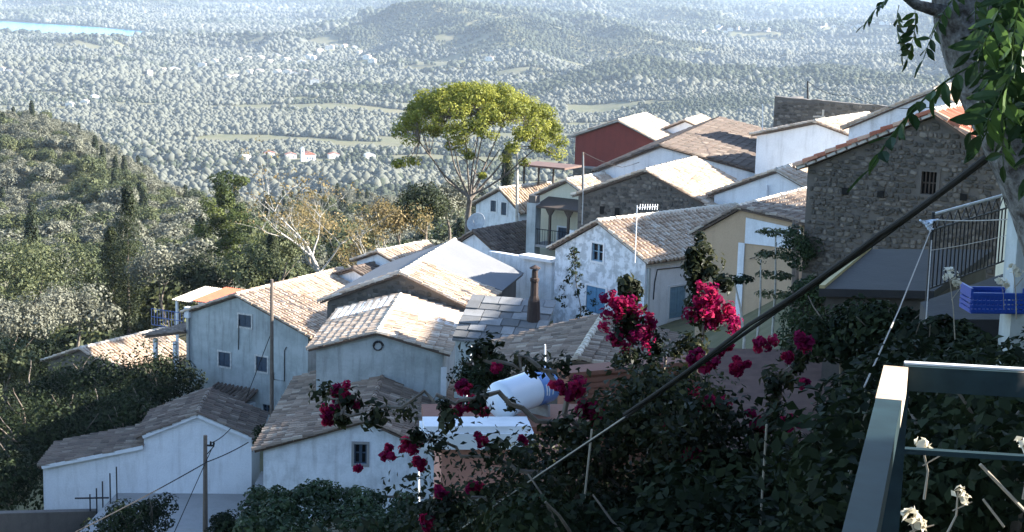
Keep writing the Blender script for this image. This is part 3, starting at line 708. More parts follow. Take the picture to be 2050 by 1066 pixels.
def house(name, label, x, y, z, th, W, rise, L, a=0, q=0, H=4.0, wall='white', tile='tile', mode='stuff', openings=(), cat='house', og=.16, oe=.28,
          slopes='LR', wallR=None, verge=None, ridge='tile', group=None, clipL=None, clipR=None, deckL=None, deckR=None, sc=1.0, wall_depth=1.2, walls=True):
    h = House(); h.W, h.L, h.H, h.rise, h.a, h.q = W, L, H, rise, a, q
    h.o = thing(name, label, cat, (x, y, z-H), R_(th), group)
    h.mw = Matrix.Translation((x, y, z-H)) @ Matrix.Rotation(R_(th), 4, 'Z'); h.inv = h.mw.inverted()
    X, Y, Z = Vector((1, 0, 0)), Vector((0, 1, 0)), Vector((0, 0, 1))
    ops = []
    for op in openings:
        face, style = op[0], op[-1]
        if face == 'F':
            (u0, z1), (u1, z0) = on_front(h, op[1], op[2]), on_front(h, op[3], op[4])
        else:
            (u0, z1), (u1, z0) = on_side(h, op[1], op[2], W/2), on_side(h, op[3], op[4], W/2)
        ops.append((face, min(u0, u1), max(u0, u1), min(z0, z1), max(z0, z1), style))
    if walls:
        mb = MB()
        wall_face(mb, Vector((0, 0, 0)), X, Z, -Y, [(-W/2, -wall_depth), (W/2, -wall_depth), (W/2, H-q), (a, H+rise), (-W/2, H)], [o[1:5] for o in ops if o[0] == 'F'])
        wall_face(mb, Vector((0, L, 0)), X, Z, Y, [(-W/2, -wall_depth), (W/2, -wall_depth), (W/2, H-q), (a, H+rise), (-W/2, H)], [])
        mb.m = 1 if wallR else 0
        wall_face(mb, Vector((W/2, 0, 0)), Y, Z, X, [(0, -wall_depth), (L, -wall_depth), (L, H-q), (0, H-q)], [o[1:5] for o in ops if o[0] == 'R'])
        mb.m = 0
        wall_face(mb, Vector((-W/2, 0, 0)), Y, Z, -X, [(0, -wall_depth), (L, -wall_depth), (L, H), (0, H)], [])
        h.wall = mb.build('wall', [M[wall], M[wallR]] if wallR else M[wall], h.o)
    for f, u0, u1, z0, z1, st in ops: opening(h, f, u0, u1, z0, z1, st, W/2)
    # roof
    A_ = Vector((a, 0, H+rise)); EL = Vector((-W/2, 0, H)); ER = Vector((W/2, 0, H-q)); deck = MB(); allm = []
    roof_specs = {}
    for sd_ in slopes:
        E0 = EL if sd_ == 'L' else ER
        s = (A_-E0).normalized(); Ls = (A_-E0).length+oe; e = -Y if sd_ == 'L' else Y
        n = e.cross(s); o = E0-s*oe; o = Vector((o.x, L+og if sd_ == 'L' else -og, o.z))+n*.03; Le = L+2*og
        roof_specs[sd_] = (o, e, s, Le, Ls, n)
    ro = MB()
    for sd_, (o, e, s, Le, Ls, n) in roof_specs.items():
        ro.prism([o, o+e*Le, o+e*Le+s*Ls, o+s*Ls], n*.07)
    roof = ro.build('roof', M['deck'] if tile != 'sheet' else M['sheet'], h.o); h.roof = roof
    if tile != 'sheet':
        for sd_, (o, e, s, Le, Ls, n) in roof_specs.items():
            cl = clipL if sd_ == 'L' else clipR
            allm += slope_tiles(h, roof, o+n*.07, e, s, Le, Ls, tile, mode, cl, sc=sc)
        lay_tiles(h, roof, allm, tile, mode, sc)
    h.specs = roof_specs
    if ridge:
        k = max(1, int((L+2*og)/.40)); rm = []
        for i in range(k):
            p = A_+Vector((0, -og+i*(L+2*og)/k, .10+random.gauss(0, .008)))
            rm.append(Matrix.Translation(p) @ Matrix.Rotation(random.gauss(0, .03), 4, 'Z') @ Matrix.Scale(1.35, 4))
        if mode == 'parts':
            tm = tiles_for('lime_ridge' if ridge == 'lime' else tile)
            for m in rm:
                o = bpy.data.objects.new('ridge_tile', tm[random.randrange(8)]); link(o, roof); o.matrix_basis = m
        else: tiles_joined('ridge_tiles', rm, 'lime_ridge' if ridge == 'lime' else tile, roof)
    if verge:
        vb = MB()
        for sd_, (o, e, s, Le, Ls, n) in roof_specs.items():
            if sd_ not in verge: continue
            oo = o if sd_ == 'R' else o+e*Le
            ee = e if sd_ == 'R' else -e
            p0 = oo-ee*.02; vb.prism([p0+n*.05, p0+ee*.13+n*.05, p0+ee*.13+s*Ls+n*.05, p0+s*Ls+n*.05] if sd_ == 'R' else [p0+ee*.13+n*.05, p0+n*.05, p0+s*Ls+n*.05, p0+ee*.13+s*Ls+n*.05], n*.10)
        vb.build('verge', M['lime'], roof)
    return h
M['lime_ridge'] = tile_mat('mortared_ridge_tile', [(0.0, (0.50, 0.45, 0.38)), (0.5, (0.62, 0.58, 0.51)), (1.0, (0.72, 0.69, 0.63))], (0.4, 0.36, 0.3), 0.25)

# rubble stones
def stone_mesh(seed, tint):
    rd = random.Random(seed); k = 7; mb = MB(); mb.cur = tint
    ang = [2*math.pi*i/k+rd.uniform(-.25, .25) for i in range(k)]
    rad = [rd.uniform(.82, 1.1) for _ in range(k)]
    sq = lambda t: (abs(math.cos(t))**.6*math.copysign(1, math.cos(t)), abs(math.sin(t))**.6*math.copysign(1, math.sin(t)))
    ring = [(sq(t)[0]*r*.5, sq(t)[1]*r*.5) for t, r in zip(ang, rad)]
    lev = [(1.0, .3), (.94, -.5), (.66, -1.0+rd.uniform(-.1, .25))]
    for s, d in lev: mb.v += [(x_*s, d+rd.uniform(-.12, .12), z_*s) for x_, z_ in ring]
    for j in range(2):
        for i in range(k): mb.f.append((j*k+i, j*k+(i+1) % k, (j+1)*k+(i+1) % k, (j+1)*k+i)); mb.t.append(tint); mb.mi.append(0)
    mb.f.append(tuple(2*k+i for i in range(k))); mb.t.append(tint); mb.mi.append(0)
    return mb
STONES = [stone_mesh(i, (i % 9)/8.0) for i in range(18)]
_stone_me = None
def rubble(h, test, u0, u1, z0, z1, hs=(.13, .26), ws=(.16, .46), n_parts=0, proud=.05, parent=None, seed=3, yv=0.0, fill=.93):
    """rubble stones set in the mortar of the front wall"""
    global _stone_me
    if _stone_me is None: _stone_me = [s.mesh('stone', M['stone']) for s in STONES]
    rd = random.Random(seed); L_ = []; zc = z0
    while zc < z1:
        hh = rd.uniform(*hs); u = u0+rd.uniform(0, .2)
        while u < u1:
            w = rd.uniform(*ws)
            cu, cz = u+w/2, zc+hh/2+rd.gauss(0, .02)
            if test(cu, cz) and rd.random() < .96: L_.append((cu, cz, w*fill, hh*fill*rd.uniform(.85, 1.1), rd.gauss(0, .1), rd.randrange(18)))
            u += w
        zc += hh
    rd.shuffle(L_)
    par = parent or h.wall; jm = MB()
    for k, (cu, cz, w, hh, ro, si) in enumerate(L_):
        mt = Matrix.Translation((cu, yv, cz)) @ Matrix.Rotation(ro, 4, 'Y') @ Matrix.Diagonal((w, proud*rd.uniform(.6, 1.3), hh, 1))
        if k < n_parts:
            o = bpy.data.objects.new('stone', _stone_me[si]); link(o, par); o.matrix_basis = mt
        else:
            s = STONES[si]; n0 = len(jm.v); jm.v += [tuple(mt @ Vector(v)) for v in s.v]; jm.f += [tuple(n0+i for i in f) for f in s.f]; jm.t += s.t; jm.mi += s.mi
    if jm.v:
        o = jm.build('rubble_stones', M['stone'], par); o['kind'] = 'stuff'
def gable_test(h, m=.08):
    def t(u, zz):
        if u < -h.W/2+m or u > h.W/2-m: return False
        top = (h.H+(u+h.W/2)/(h.a+h.W/2)*h.rise) if u < h.a else (h.H-h.q+(h.W/2-u)/(h.W/2-h.a)*(h.rise+h.q))
        return zz < top-.12
    return t

# ------------------------------------------------------------------ the village
# white-gabled house with lean-to, concrete yard
h1 = house('white_gabled_house', 'small white house with stepped gable and lean-to wing above the concrete yard', -12.83, 66.0, -19.21, 3.4, 4.42, .93, 3.65, .01, .04, H=2.6, wall='white', tile='tile_dark', mode='parts', wall_depth=2.4, sc=1.12, ridge='tile')
u_, z_ = on_front(h1, 86, 936); Ww = -h1.W/2-u_
wg = MB(); wg.prism([Vector((u_, 0, -2.4)), Vector((-h1.W/2-.003, 0, -2.4)), Vector((-h1.W/2-.003, 0, 2.15)), Vector((u_, 0, z_))], Vector((0, 3.1, 0))); wg.build('wing', M['white'], h1.o)
wr = MB(); s = (Vector((-h1.W/2, 0, 2.15))-Vector((u_, 0, z_))).normalized(); e = Vector((0, -1, 0)); n = e.cross(s); o = Vector((u_, 3.2, z_))-s*.15; Ls = Ww/s.x+.12
wr.prism([o, o+e*3.3, o+e*3.3+s*Ls, o+s*Ls], n*.07); wroof = wr.build('wing_roof', M['deck'], h1.o)
tiles_joined('roof_tiles', slope_tiles(h1, wroof, o+n*.07, e, s, 3.3, Ls, 'tile_dark', 'stuff', sc=1.12), 'tile_dark', wroof, 1.12)
cop = MB()   # white coping along the gable line
for p0, p1 in ((Vector((u_, 0, z_)), Vector((-h1.W/2, 0, 2.15))), (Vector((-h1.W/2, 0, 2.6)), Vector((0, 0, 3.53))), (Vector((0, 0, 3.53)), Vector((h1.W/2, 0, 2.56)))):
    d = (p1-p0).normalized(); nn = Vector((0, 1, 0)).cross(d)*-1
    cop.prism([p0+nn*-.02+Vector((0, -.2, 0)), p1+nn*-.02+Vector((0, -.2, 0)), p1+nn*.13+Vector((0, -.2, 0)), p0+nn*.13+Vector((0, -.2, 0))], Vector((0, .16, 0)))
cop.build('coping', M['trim'], h1.o)

# weathered grey house with three shutters
h2 = house('grey_plaster_house', 'tall weathered grey-plastered house with three dark shuttered windows in its gable', -13.41, 82.0, -17.73, -28.4, 7.61, 1.24, 9.0, -.57, .25, H=6.2, wall='grey_plaster', tile='tile_pale', mode='parts', wall_depth=2.5,
           openings=(('F', 478, 629, 503, 657, 'shutter grey'), ('F', 438, 704, 461, 736, 'shutter grey'), ('F', 513, 713, 535, 746, 'shutter grey'), ('F', 526, 809, 541, 832, 'dark noframe')))
ul = -h2.W/2
por = MB(); por.box(ul-2.4, ul-.003, 0, .18, 1.3, 2.45); por.box(ul-2.4, ul-2.22, .183, 3.4, 1.3, 2.45); por.box(ul-2.4, ul-.003, .0, 3.4, 1.08, 1.295); por.build('porch_parapet', M['grey_plaster'], h2.o)
for xx in (ul-2.38, ul-1.05):
    c = MB(); c.box(xx, xx+.2, .01, .17, 2.452, 4.55); c.build('porch_column', M['trim'], h2.o)
c = MB(); c.box(ul-2.4, ul-.004, 3.402, 3.6, -2.5, 4.6); c.build('porch_back_wall', M['white2'], h2.o)
c = MB(); c.box(ul-2.0, ul-.004, .25, 3.39, -2.5, 1.07); c.build('porch_base', M['white2'], h2.o)
c = MB(); c.prism([Vector((ul-2.75, -.25, 4.55)), Vector((ul-.003, -.25, 5.15)), Vector((ul-.003, -.25, 5.27)), Vector((ul-2.75, -.25, 4.67))], Vector((0, 4.1, 0))); pr_ = c.build('porch_roof', M['deck'], h2.o)
s = Vector((2.75, 0, .6)).normalized(); e = Vector((0, -1, 0)); n = e.cross(s)
tiles_joined('roof_tiles', slope_tiles(h2, pr_, Vector((ul-2.8, 3.85, 4.66)), e, s, 4.1, 2.8, 'tile_dark', 'stuff'), 'tile_dark', pr_)
c = MB(); c.box(ul-.03, ul+.12, -.12, -.004, -2.4, 6.0); c.build('corner_downpipe', M['galv'], h2.o)
c = MB(); c.box(ul-.1, ul+.2, -.2, .1, 6.002, 6.55); c.build('corner_block', M['trim'], h2.o)
for pts in (((548, 745), (549, 760), (570, 763), (570, 702), (574, 695)), ((478, 700), (479, 640))):
    c = MB(); c.tube([Vector((on_front(h2, *q)[0], -.03, on_front(h2, *q)[1])) for q in pts], .022, 5); c.build('conduit', M['iron'], h2.o)
# little tiled shelter leaning on it
u0, z0 = on_front(h2, 420, 795, -.7); u1, z1 = on_front(h2, 498, 800, -.7)
c = MB(); c.prism([Vector((u0, -1.3, z0-.05)), Vector((u1, -1.3, z0-.05)), Vector((u1, -.01, z0+.45)), Vector((u0, -.01, z0+.45))], Vector((0, 0, .07))); sh = c.build('shelter_roof', M['deck'], h2.o)
s = Vector((0, 1.3, .5)).normalized(); tiles_joined('roof_tiles', slope_tiles(h2, sh, Vector((u0, -1.32, z0+.03)), Vector((1, 0, 0)), s, u1-u0, 1.4, 'tile_dark', 'stuff'), 'tile_dark', sh)
c = MB(); c.box(u0+.15, u1-.1, -1.1, -.01, -2.4, z0-.06); c.build('shelter_wall', M['white2'], h2.o)
# red and cream corrugated roofs behind the porch
def corrugated(mb, o, e, s, Le, Ls, wave=.16, amp=.03):
    n = e.cross(s); k = int(Le/wave*4); 
    pr = [(o+e*(i*Le/k)+n*(amp*math.sin(i*math.pi/2))) for i in range(k+1)]
    for i in range(k):
        mb.face([pr[i], pr[i+1], pr[i+1]+s*Ls, pr[i]+s*Ls]); mb.face([pr[i+1]-n*.012, pr[i]-n*.012, pr[i]+s*Ls-n*.012, pr[i+1]+s*Ls-n*.012])
cr = thing('corrugated_annex', 'annex with red and cream corrugated roof behind the grey house porch', 'annex', at(410, 640, 90)-Vector((0, 0, 3)), R_(-28.4))
hh = House(); hh.inv = (Matrix.Translation(cr.location) @ Matrix.Rotation(R_(-28.4), 4, 'Z')).inverted()
def annex(px, py, yv): u, z = on_front(hh, px, py, yv); return Vector((u, yv, z))
a0, a1 = annex(385, 602, 0), annex(428, 612, 0); b0 = annex(475, 584, 3.0)
e = Vector((1, 0, 0)); 
mb = MB(); s = (b0-a1); s = Vector((s.x*.2, s.y, s.z)).normalized(); corrugated(mb, Vector((a0.x, 0, a0.z)), e, s, 2.6, 3.2); mb.build('red_roof', M['redsheet'], cr)
mb = MB(); corrugated(mb, Vector((a0.x-1.5, 0, a0.z-.12)), e, s, 1.5, 3.2); mb.build('cream_roof', M['creamsheet'], cr)
mb = MB(); mb.box(a0.x+.2, a0.x+2.2, .3, 2.8, -2, a0.z-.08); mb.build('wall', M['white'], cr)
mb = MB(); mb.box(a0.x-1.3, a0.x-1.18, .1, .22, -2, a0.z-.15); mb.build('post', M['trim'], cr)
# blue railing of the side balcony
br = thing('balcony_railing', 'blue metal balcony railing beside the corrugated annex', 'railing', at(335, 655, 88), R_(-28))
mb = MB()
for zz in (0, .45, .9): mb.tube([(-1.1, 0, zz), (1.1, 0, zz)], .025, 5)
for i in range(12): mb.tube([(-1.1+i*.2, 0, 0), (-1.1+i*.2, 0, .9)], .014, 4)
mb.build('bars', plain('blue_railing_paint', (.10, .16, .36), .5), br)

# low tiled barn down at the edge of the shrubs
house('low_tiled_barn', 'low barn roof of pale tiles half sunk in the dark shrubs', -24.95, 93, -23.08, -31, 5.09, 1.06, 6.5, .25, -.15, H=3, wall='mortar', tile='tile_pale', ridge='lime')

# gable cottage with pale roof and whitewashed roof band
h3 = house('pale_roofed_cottage', 'low cottage with sunlit pale tiled roof and whitewashed band along its top', -5.02, 62.0, -14.45, -2.7, 4.9, .68, 7.25, -.08, 0, H=3.2, wall='grey_plaster', tile='tile_pale', mode='parts', wall_depth=2.5, ridge='lime')
for sd_ in 'LR':
    o, e, s, Le, Ls, n = h3.specs[sd_]; q = MB()
    y0, y1 = (Le*.60, Le-.02)
    if sd_ == 'L': y0, y1 = .02, Le*.36
    q.prism([o+e*y0+n*.10, o+e*y1+n*.10, o+e*y1+s*(Ls-.05)+n*.10, o+e*y0+s*(Ls-.05)+n*.10], n*.075); band = q.build('whitewashed_band', M['trim'] if sd_ == 'R' else M['concrete'], h3.roof)
    if sd_ == 'L':
        for k in range(9):
            q = MB(); b0_ = .1+k*(Ls-.2)/9; q.prism([o+e*.3+s*b0_+n*.18, o+e*(y1-.15)+s*b0_+n*.18, o+e*(y1-.15)+s*(b0_+(Ls-.2)/9-.08)+n*.18, o+e*.3+s*(b0_+(Ls-.2)/9-.08)+n*.18], n*.04); q.build('panel', M['trim'], band)
c = MB(); cu, cz = on_front(h3, 757, 690); ringp = [Vector((cu+.2*math.cos(t)*(1-t*.03), -.03, cz-.05+.2*math.sin(t)*(1-t*.03))) for t in np.linspace(0, 9.5, 30)]; c.tube(ringp, .028, 5); c.build('scroll_ornament', M['iron'], h3.o)
c = MB(); c.box(h3.W/2-.05, h3.W/2+.16, -.1, .1, .5, 2.7); c.build('corner_downpipe', M['trim'], h3.o)

# stone-gabled house, half tile half cement coat
h4 = house('stone_gabled_house', 'grey stone-gabled house with tiles in front and smooth cement-coated roof behind', -4.87, 70, -14.28, -12.1, 6.47, 1.37, 9.22, .08, -.06, H=3.2, wall='mortar', tile='tile_pale', mode='parts', wall_depth=2, ridge='lime',
           clipR=lambda a_, b_: a_ < 4.6-(b_*.35), clipL=lambda a_, b_: a_ > 8.6)
rubble(h4, gable_test(h4), -3.2, 3.2, .6, 4.6, n_parts=0, seed=5, proud=.03)
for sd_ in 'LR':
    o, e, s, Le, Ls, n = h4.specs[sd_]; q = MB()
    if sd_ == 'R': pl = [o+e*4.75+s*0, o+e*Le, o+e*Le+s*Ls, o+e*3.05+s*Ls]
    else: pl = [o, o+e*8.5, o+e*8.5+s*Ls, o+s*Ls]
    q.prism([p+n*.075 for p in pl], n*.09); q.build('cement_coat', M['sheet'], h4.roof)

# tiled roofs at the back of the row
house('back_tiled_house', 'small sunlit tiled roof peeping over the cement-coated roof', -7.48, 90, -15.98, -34, 2.9, .6, 4.2, .06, -.13, H=3, wall='white2', tile='tile_pale', ridge='lime')
house('shaded_tiled_house', 'long shaded tiled roof behind the grey plaster house', -8.6, 88.5, -17.1, -30, 5.2, 1.0, 6.5, 0, 0, H=3.5, wall='white2', tile='tile_dark')
h6 = house('dark_tiled_house', 'dark-tiled low house with whitewashed gable below the cream porch house', -1.99, 90, -15.28, -36.5, 3.9, 1.15, 6.4, -.15, .1, H=3.6, wall='white2', tile='tile_dark', wallR='white2')
h7 = house('small_white_gable_house', 'small white gabled house with two narrow windows and orange tiles beside the pine', -1.03, 105, -14.72, -41.3, 3.75, 1.1, 4.6, .19, .08, H=3.5, wall='white2', tile='tile_pale', ridge='lime',
           openings=(('F', 983, 401, 993, 425, 'shutter'), ('F', 1004, 405, 1014, 432, 'shutter')))
# satellite dish on it
ds = thing('satellite_dish', 'large grey satellite dish beside the small white gabled house', 'dish', at(955, 447, 99))
mb = MB(); ax = Vector((-.45, -.75, .45)); mb.lathe([(.02, 0), (.3, .03), (.5, .09), (.62, .16), (.6, .17), (.48, .11), (.3, .05), (.02, .02)], (0, 0, 0), ax, 20); mb.build('reflector', plain('dish_grey', (.42, .44, .46), .5), ds, True)
mb = MB(); mb.tube([Vector((0, 0, -.55)), ax*.55], .02, 5); mb.tube([(0, .1, 0), (0, .3, -1.6)], .035, 6); mb.build('arm', M['galv'], ds)

# cream house with porch
h8 = house('cream_porch_house', 'cream house with wooden porch canopy, thin posts and a blue door', 2.58, 90, -12.07, -33.1, 3.1, .97, 8.2, .40, -.36, H=5.2, wall='cream', tile='tile_pale', ridge='lime', verge='R',
           openings=(('F', 1118, 455, 1134, 484, 'door shutter'),), wall_depth=3)
uA, zA = on_front(h8, 1076, 412, -1.3); uB, zB = on_front(h8, 1160, 402, -1.3)
mb = MB(); mb.prism([Vector((uA-.1, -1.45, zA-.1)), Vector((uB+.2, -1.45, zA-.1)), Vector((uB+.2, -.01, zA+.28)), Vector((uA-.1, -.01, zA+.28))], Vector((0, 0, .1))); mb.build('porch_canopy', M['wood'], h8.o)
zf = on_front(h8, 1100, 492, -1.3)[1]
for pxx in (1101, 1138):
    u = on_front(h8, pxx, 440, -1.3)[0]; mb = MB(); mb.box(u-.06, u+.06, -1.36, -1.24, zf, zA-.1); mb.prism([Vector((u-.3, -1.34, zA-.102)), Vector((u+.3, -1.34, zA-.102)), Vector((u+.055, -1.34, zA-.5)), Vector((u-.055, -1.34, zA-.5))], Vector((0, .08, 0))); mb.build('porch_post', M['wood'], h8.o)
mb = MB(); mb.box(uA-.2, uB+.6, -1.45, -.01, zf-.14, zf); mb.build('porch_floor', M['concrete'], h8.o)
mb = MB()
for i in range(15): u = uA+.1+i*.16; mb.tube([(u, -1.38, zf), (u, -1.38, zf+.85)], .014, 4)
mb.tube([(uA, -1.38, zf+.85), (uB+.4, -1.38, zf+.85)], .025, 5); mb.build('porch_railing', M['iron'], h8.o)
for i, (c, lb) in enumerate(((M['trim'], 'white shirt hanging to dry on the cream house porch'), (M['paleblue'], 'pale blue towel hanging to dry on the cream house porch'))):
    mb = MB(); u, z = on_front(h8, 1139+i*9, 468, -1.42)
    W_ = h8.mw
    mb.prism([W_ @ Vector((u, -1.42, z-.65)), W_ @ Vector((u+.36, -1.46, z-.6)), W_ @ Vector((u+.34, -1.42, z+.2)), W_ @ Vector((u+.04, -1.42, z+.22))], W_.to_3x3() @ Vector((0, .02, 0))); tag(mb.build('laundry', c), lb, 'laundry')
# grey chimney block left of it
ck = thing('chimney_stack', 'grey plastered chimney stack at the corner of the cream porch house', 'chimney', at(1068, 455, 89.5), R_(-33))
mb = MB(); mb.box(-.28, .28, -.28, .28, -1.5, 1.35); mb.build('shaft', M['grey_plaster'], ck); mb = MB(); mb.box(-.22, .22, -.22, .22, 1.352, 1.75); mb.build('flue', M['mortar'], ck)
# veranda with dark posts behind
vr = thing('veranda', 'dark flat-roofed veranda on thin posts next to the red gable', 'veranda', at(1095, 390, 108), R_(-30))
mb = MB(); mb.box(-1.6, 1.8, -1, 1.4, 1.85, 1.98); mb.build('roof', M['browncorr'], vr)
for u in (-1.3, -.2, .9):
    mb = MB(); mb.box(u-.05, u+.05, -.9, -.8, -1.8, 1.848); mb.build('post', M['wood'], vr)

# dark stone gable
h9 = house('rubble_gable_house', 'dark rubble-stone gable house with sunlit tiles behind the white-blue house', 6.71, 82, -11.04, -26.4, 7.61, 1.49, 6.68, -.11, .26, H=4.0, wall='mortar', tile='tile_pale', mode='stuff', ridge='lime', wall_depth=2)
rubble(h9, gable_test(h9), -3.8, 3.8, -.3, 5.5, n_parts=0, seed=9, ws=(.18, .42))
for pxx, pyy in ((1206, 421), (1236, 424)):
    u, z = on_front(h9, pxx, pyy); mb = MB(); mb.box(u-.12, u+.12, -.07, .02, z-.2, z+.2); mb.build('putlog_hole', M['dark'], h9.o)
house('sunlit_shed', 'little sunlit tiled roof wedged behind the cream house ridge', 6.1, 97, -11.4, -33, 2.6, .6, 4.5, 0, 0, H=3, wall='mortar', tile='tile_pale')

# red gable and neighbours
h10 = house('red_gable_house', 'house with brick-red painted gable above a stone ground floor', 7.12, 115, -11.09, -20, 6.15, 1.18, 6.9, .03, .16, H=5.0, wall='red', tile='tile_pale', wallR='white', ridge='lime', wall_depth=2, verge='LR')
mb = MB(); mb.box(-3.1, 3.1, -.25, -.004, -2, 2.85); mb.build('stone_base', M['mortar'], h10.o)
rubble(h10, lambda u, z: abs(u) < 3.0 and z < 2.8, -3.1, 3.1, .5, 2.85, n_parts=0, seed=11, yv=-.25, ws=(.2, .5), hs=(.16, .3))
mb = MB(); mb.box(-3.12, 3.12, -.32, -.003, 2.853, 2.98); mb.build('string_course', M['concrete'], h10.o)
house('sunlit_white_annex', 'sunlit white annex with tiled roof joined to the red gable house', 11.99, 118, -10.82, -19.6, 3.3, .81, 4.8, .11, -.23, H=3.4, wall='white', tile='tile_pale', ridge='lime')
h11 = house('long_dark_roof_house', 'long house with wide lichen-stained roof coloured dark for shadow and white wall under the eave', 9.05, 92, -10.85, -16.1, 8.83, 1.55, 20, -.92, -.42, H=3.5, wall='white', tile='tile_dark', mode='stuff', sc=1.25)  # dark tiles stand in for the shadow across this roof
h12 = house('big_white_gable_house', 'big plain white gabled house between the long dark roof and the red-tiled stone house', 15.71, 88, -8.25, -31.7, 6.08, .87, 7.7, .30, -.11, H=4.4, wall='white', tile='tile_pale', ridge='lime', wall_depth=2)
mb = MB(); mb.box(-3.04, 3.04, -.05, -.004, 1.5, 1.56); mb.build('ledge', M['concrete'], h12.o)
cx_ = thing('aerial_mast', 'pale cross-shaped aerial mast standing behind the big white gable', 'aerial', at(1647, 240, 93))
mb = MB(); mb.box(-.05, .05, -.05, .05, -1.5, .55); mb.build('mast', M['creamsheet'], cx_); mb = MB(); mb.box(-.55, .12, -.04, .04, .12, .2); mb.build('crossbar', M['creamsheet'], cx_)
# ruined stone block
p = at(1548, 250, 100); q = at(1775, 252, 97); th13 = math.degrees(math.atan2(q.y-p.y, q.x-p.x)); wd = (q-p).to_2d().length
h13 = House(); h13.o = thing('ruined_stone_house', 'roofless ruined rubble-stone house with broken wall top', 'ruin', (p.x, p.y, p.z-2), R_(th13))
h13.mw = Matrix.Translation((p.x, p.y, p.z-2)) @ Matrix.Rotation(R_(th13), 4, 'Z'); h13.inv = h13.mw.inverted(); h13.W = wd
mb = MB(); k = 16; tops = [3.72+random.uniform(-.05, .05)-.2*(i/k) for i in range(k+1)]
for i in range(k):
    mb.prism([Vector((wd*i/k, 0, -1)), Vector((wd*(i+1)/k, 0, -1)), Vector((wd*(i+1)/k, 0, tops[i+1])), Vector((wd*i/k, 0, tops[i]))], Vector((0, .5, 0)))
mb.box(.01, .5, .5, 4.5, -1, 3.5); mb.box(wd-.5, wd-.01, .5, 4.5, -1, 3.3); h13.wall = mb.build('wall', M['mortar'], h13.o)
rubble(h13, lambda u, z: 0.05 < u < wd-.05 and z < 3.55, 0, wd, .4, 3.7, n_parts=0, seed=13, ws=(.2, .5))
h14 = house('streaked_white_house', 'white house with black-streaked gable rising behind the red-tiled stone house', 18.62, 75, -6.56, -23.9, 6.95, 1.82, 5.5, .25, -.14, H=3.6, wall='white2', tile='tile_pale', ridge='lime', verge='LR')
h16 = house('white_gable_shed', 'low white gable with lime-edged sunlit tiles between the stone houses', 12.20, 80, -10.47, -28.1, 5.11, 1.36, 5.6, .63, -.48, H=3.2, wall='white', tile='tile_pale', ridge='lime', verge='R')
mb = MB(); u, z = on_front(h16, 1536, 385); mb.tube([(u, -.08, z-.6), (u, -.08, z+.35)], .06, 8); mb.build('vent_pipe', M['trim'], h16.o)
h17 = house('tan_house', 'tan-walled house with white corner trim under ribbed pale tiles', 9.57, 66, -10.25, -30.8, 4.41, 1.11, 8.2, -.48, -.79, H=4.4, wall='tan', tile='tile', ridge='lime', wall_depth=2, mode='parts')
mb = MB()
u0, z0 = on_front(h17, 1484, 440); u1, z1 = on_front(h17, 1603, 462)
mb.box(u0-.05, u0+.22, -.06, -.004, -2, 4.2); mb.prism([Vector((u0+.222, -.06, 4.62)), Vector((2.2, -.06, 4.55)), Vector((2.2, -.06, 5.0)), Vector((u0+.222, -.06, 5.25))], Vector((0, .056, 0))); mb.box(u0+.222, 2.2, -.06, -.004, 4.2, 4.618); mb.build('white_trim', M['white'], h17.o)

# white-blue house with peeling gable
h18 = house('peeling_whitewash_house', 'peeling white-blue gabled house with blue shutters and half-shaded tiled roof', 3.96, 74, -12.54, -46.9, 5.71, 1.53, 11.8, -.05, -.21, H=4.1, wall='peel', wallR='white', tile='tile_pale', mode='parts', ridge='lime', verge='R', wall_depth=2,
            openings=(('F', 1186, 486, 1207, 526, 'glass pale'), ('F', 1175, 571, 1211, 632, 'door blue'), ('R', 1341, 576, 1370, 634, 'shutter pale')))
mb = MB()
for pts in (((1307, 600), (1310, 565), (1315, 540), (1480, 522)),):
    mb.tube([Vector((h18.W/2+.03, on_side(h18, a_, b_, h18.W/2)[0], on_side(h18, a_, b_, h18.W/2)[1])) for a_, b_ in pts], .025, 5)
mb.build('wall_cable', M['iron'], h18.o)
mb = MB(); mb.box(h18.W/2+.004, h18.W/2+.12, .12, .24, -2, 4.0); mb.build('downpipe', M['grey_plaster'], h18.o)
ant = thing('television_aerial', 'white television aerial on a thin mast at the ridge of the peeling house', 'aerial', at(1272, 500, 71.5))
mb = MB(); mb.tube([(0, 0, -.6), (0, 0, 1.95)], .03, 6); mb.build('mast', M['trim'], ant)
mb = MB(); mb.tube([(0, 0, 1.85), (.9, .2, 1.9)], .02, 5)
for i in range(8): mb.tube([(.1+i*.11, -.22+.02*i, 1.80), (.1+i*.11+.06, .26+.02*i, 1.98)], .014, 4)
mb.build('elements', M['trim'], ant)

# big stone house with red tiles
h15 = house('stone_house_red_tiles', 'large dark stone house with red tiled roof and a small barred window', 11.08, 45, -5.13, -28.0, 6.30, 1.64, 5.5, .31, 0, H=4.0, wall='mortar', tile='tile_red', mode='parts', ridge='lime', wall_depth=4,
            openings=(('F', 1846, 343, 1873, 391, 'bars dim'),), og=.22)
_w = h15; wu0, wz1 = on_front(h15, 1838, 335); wu1, wz0 = on_front(h15, 1884, 396)
gt = gable_test(h15)
rubble(h15, lambda u, z: gt(u, z) and not (wu0-.05 < u < wu1+.05 and wz0 < z < wz1), -3.14, 3.14, -2.4, 5.5, n_parts=295, seed=15, hs=(.07, .17), ws=(.09, .30), proud=.05)
for pxx, pyy in ((1693, 383), (1764, 389), (1930, 395)):
    u, z = on_front(h15, pxx, pyy); mb = MB(); mb.box(u-.09, u+.09, -.085, .02, z-.09, z+.09); mb.build('putlog_hole', M['dark'], h15.o)
vst = MB()
o, e, s, Le, Ls, n = h15.specs['L']
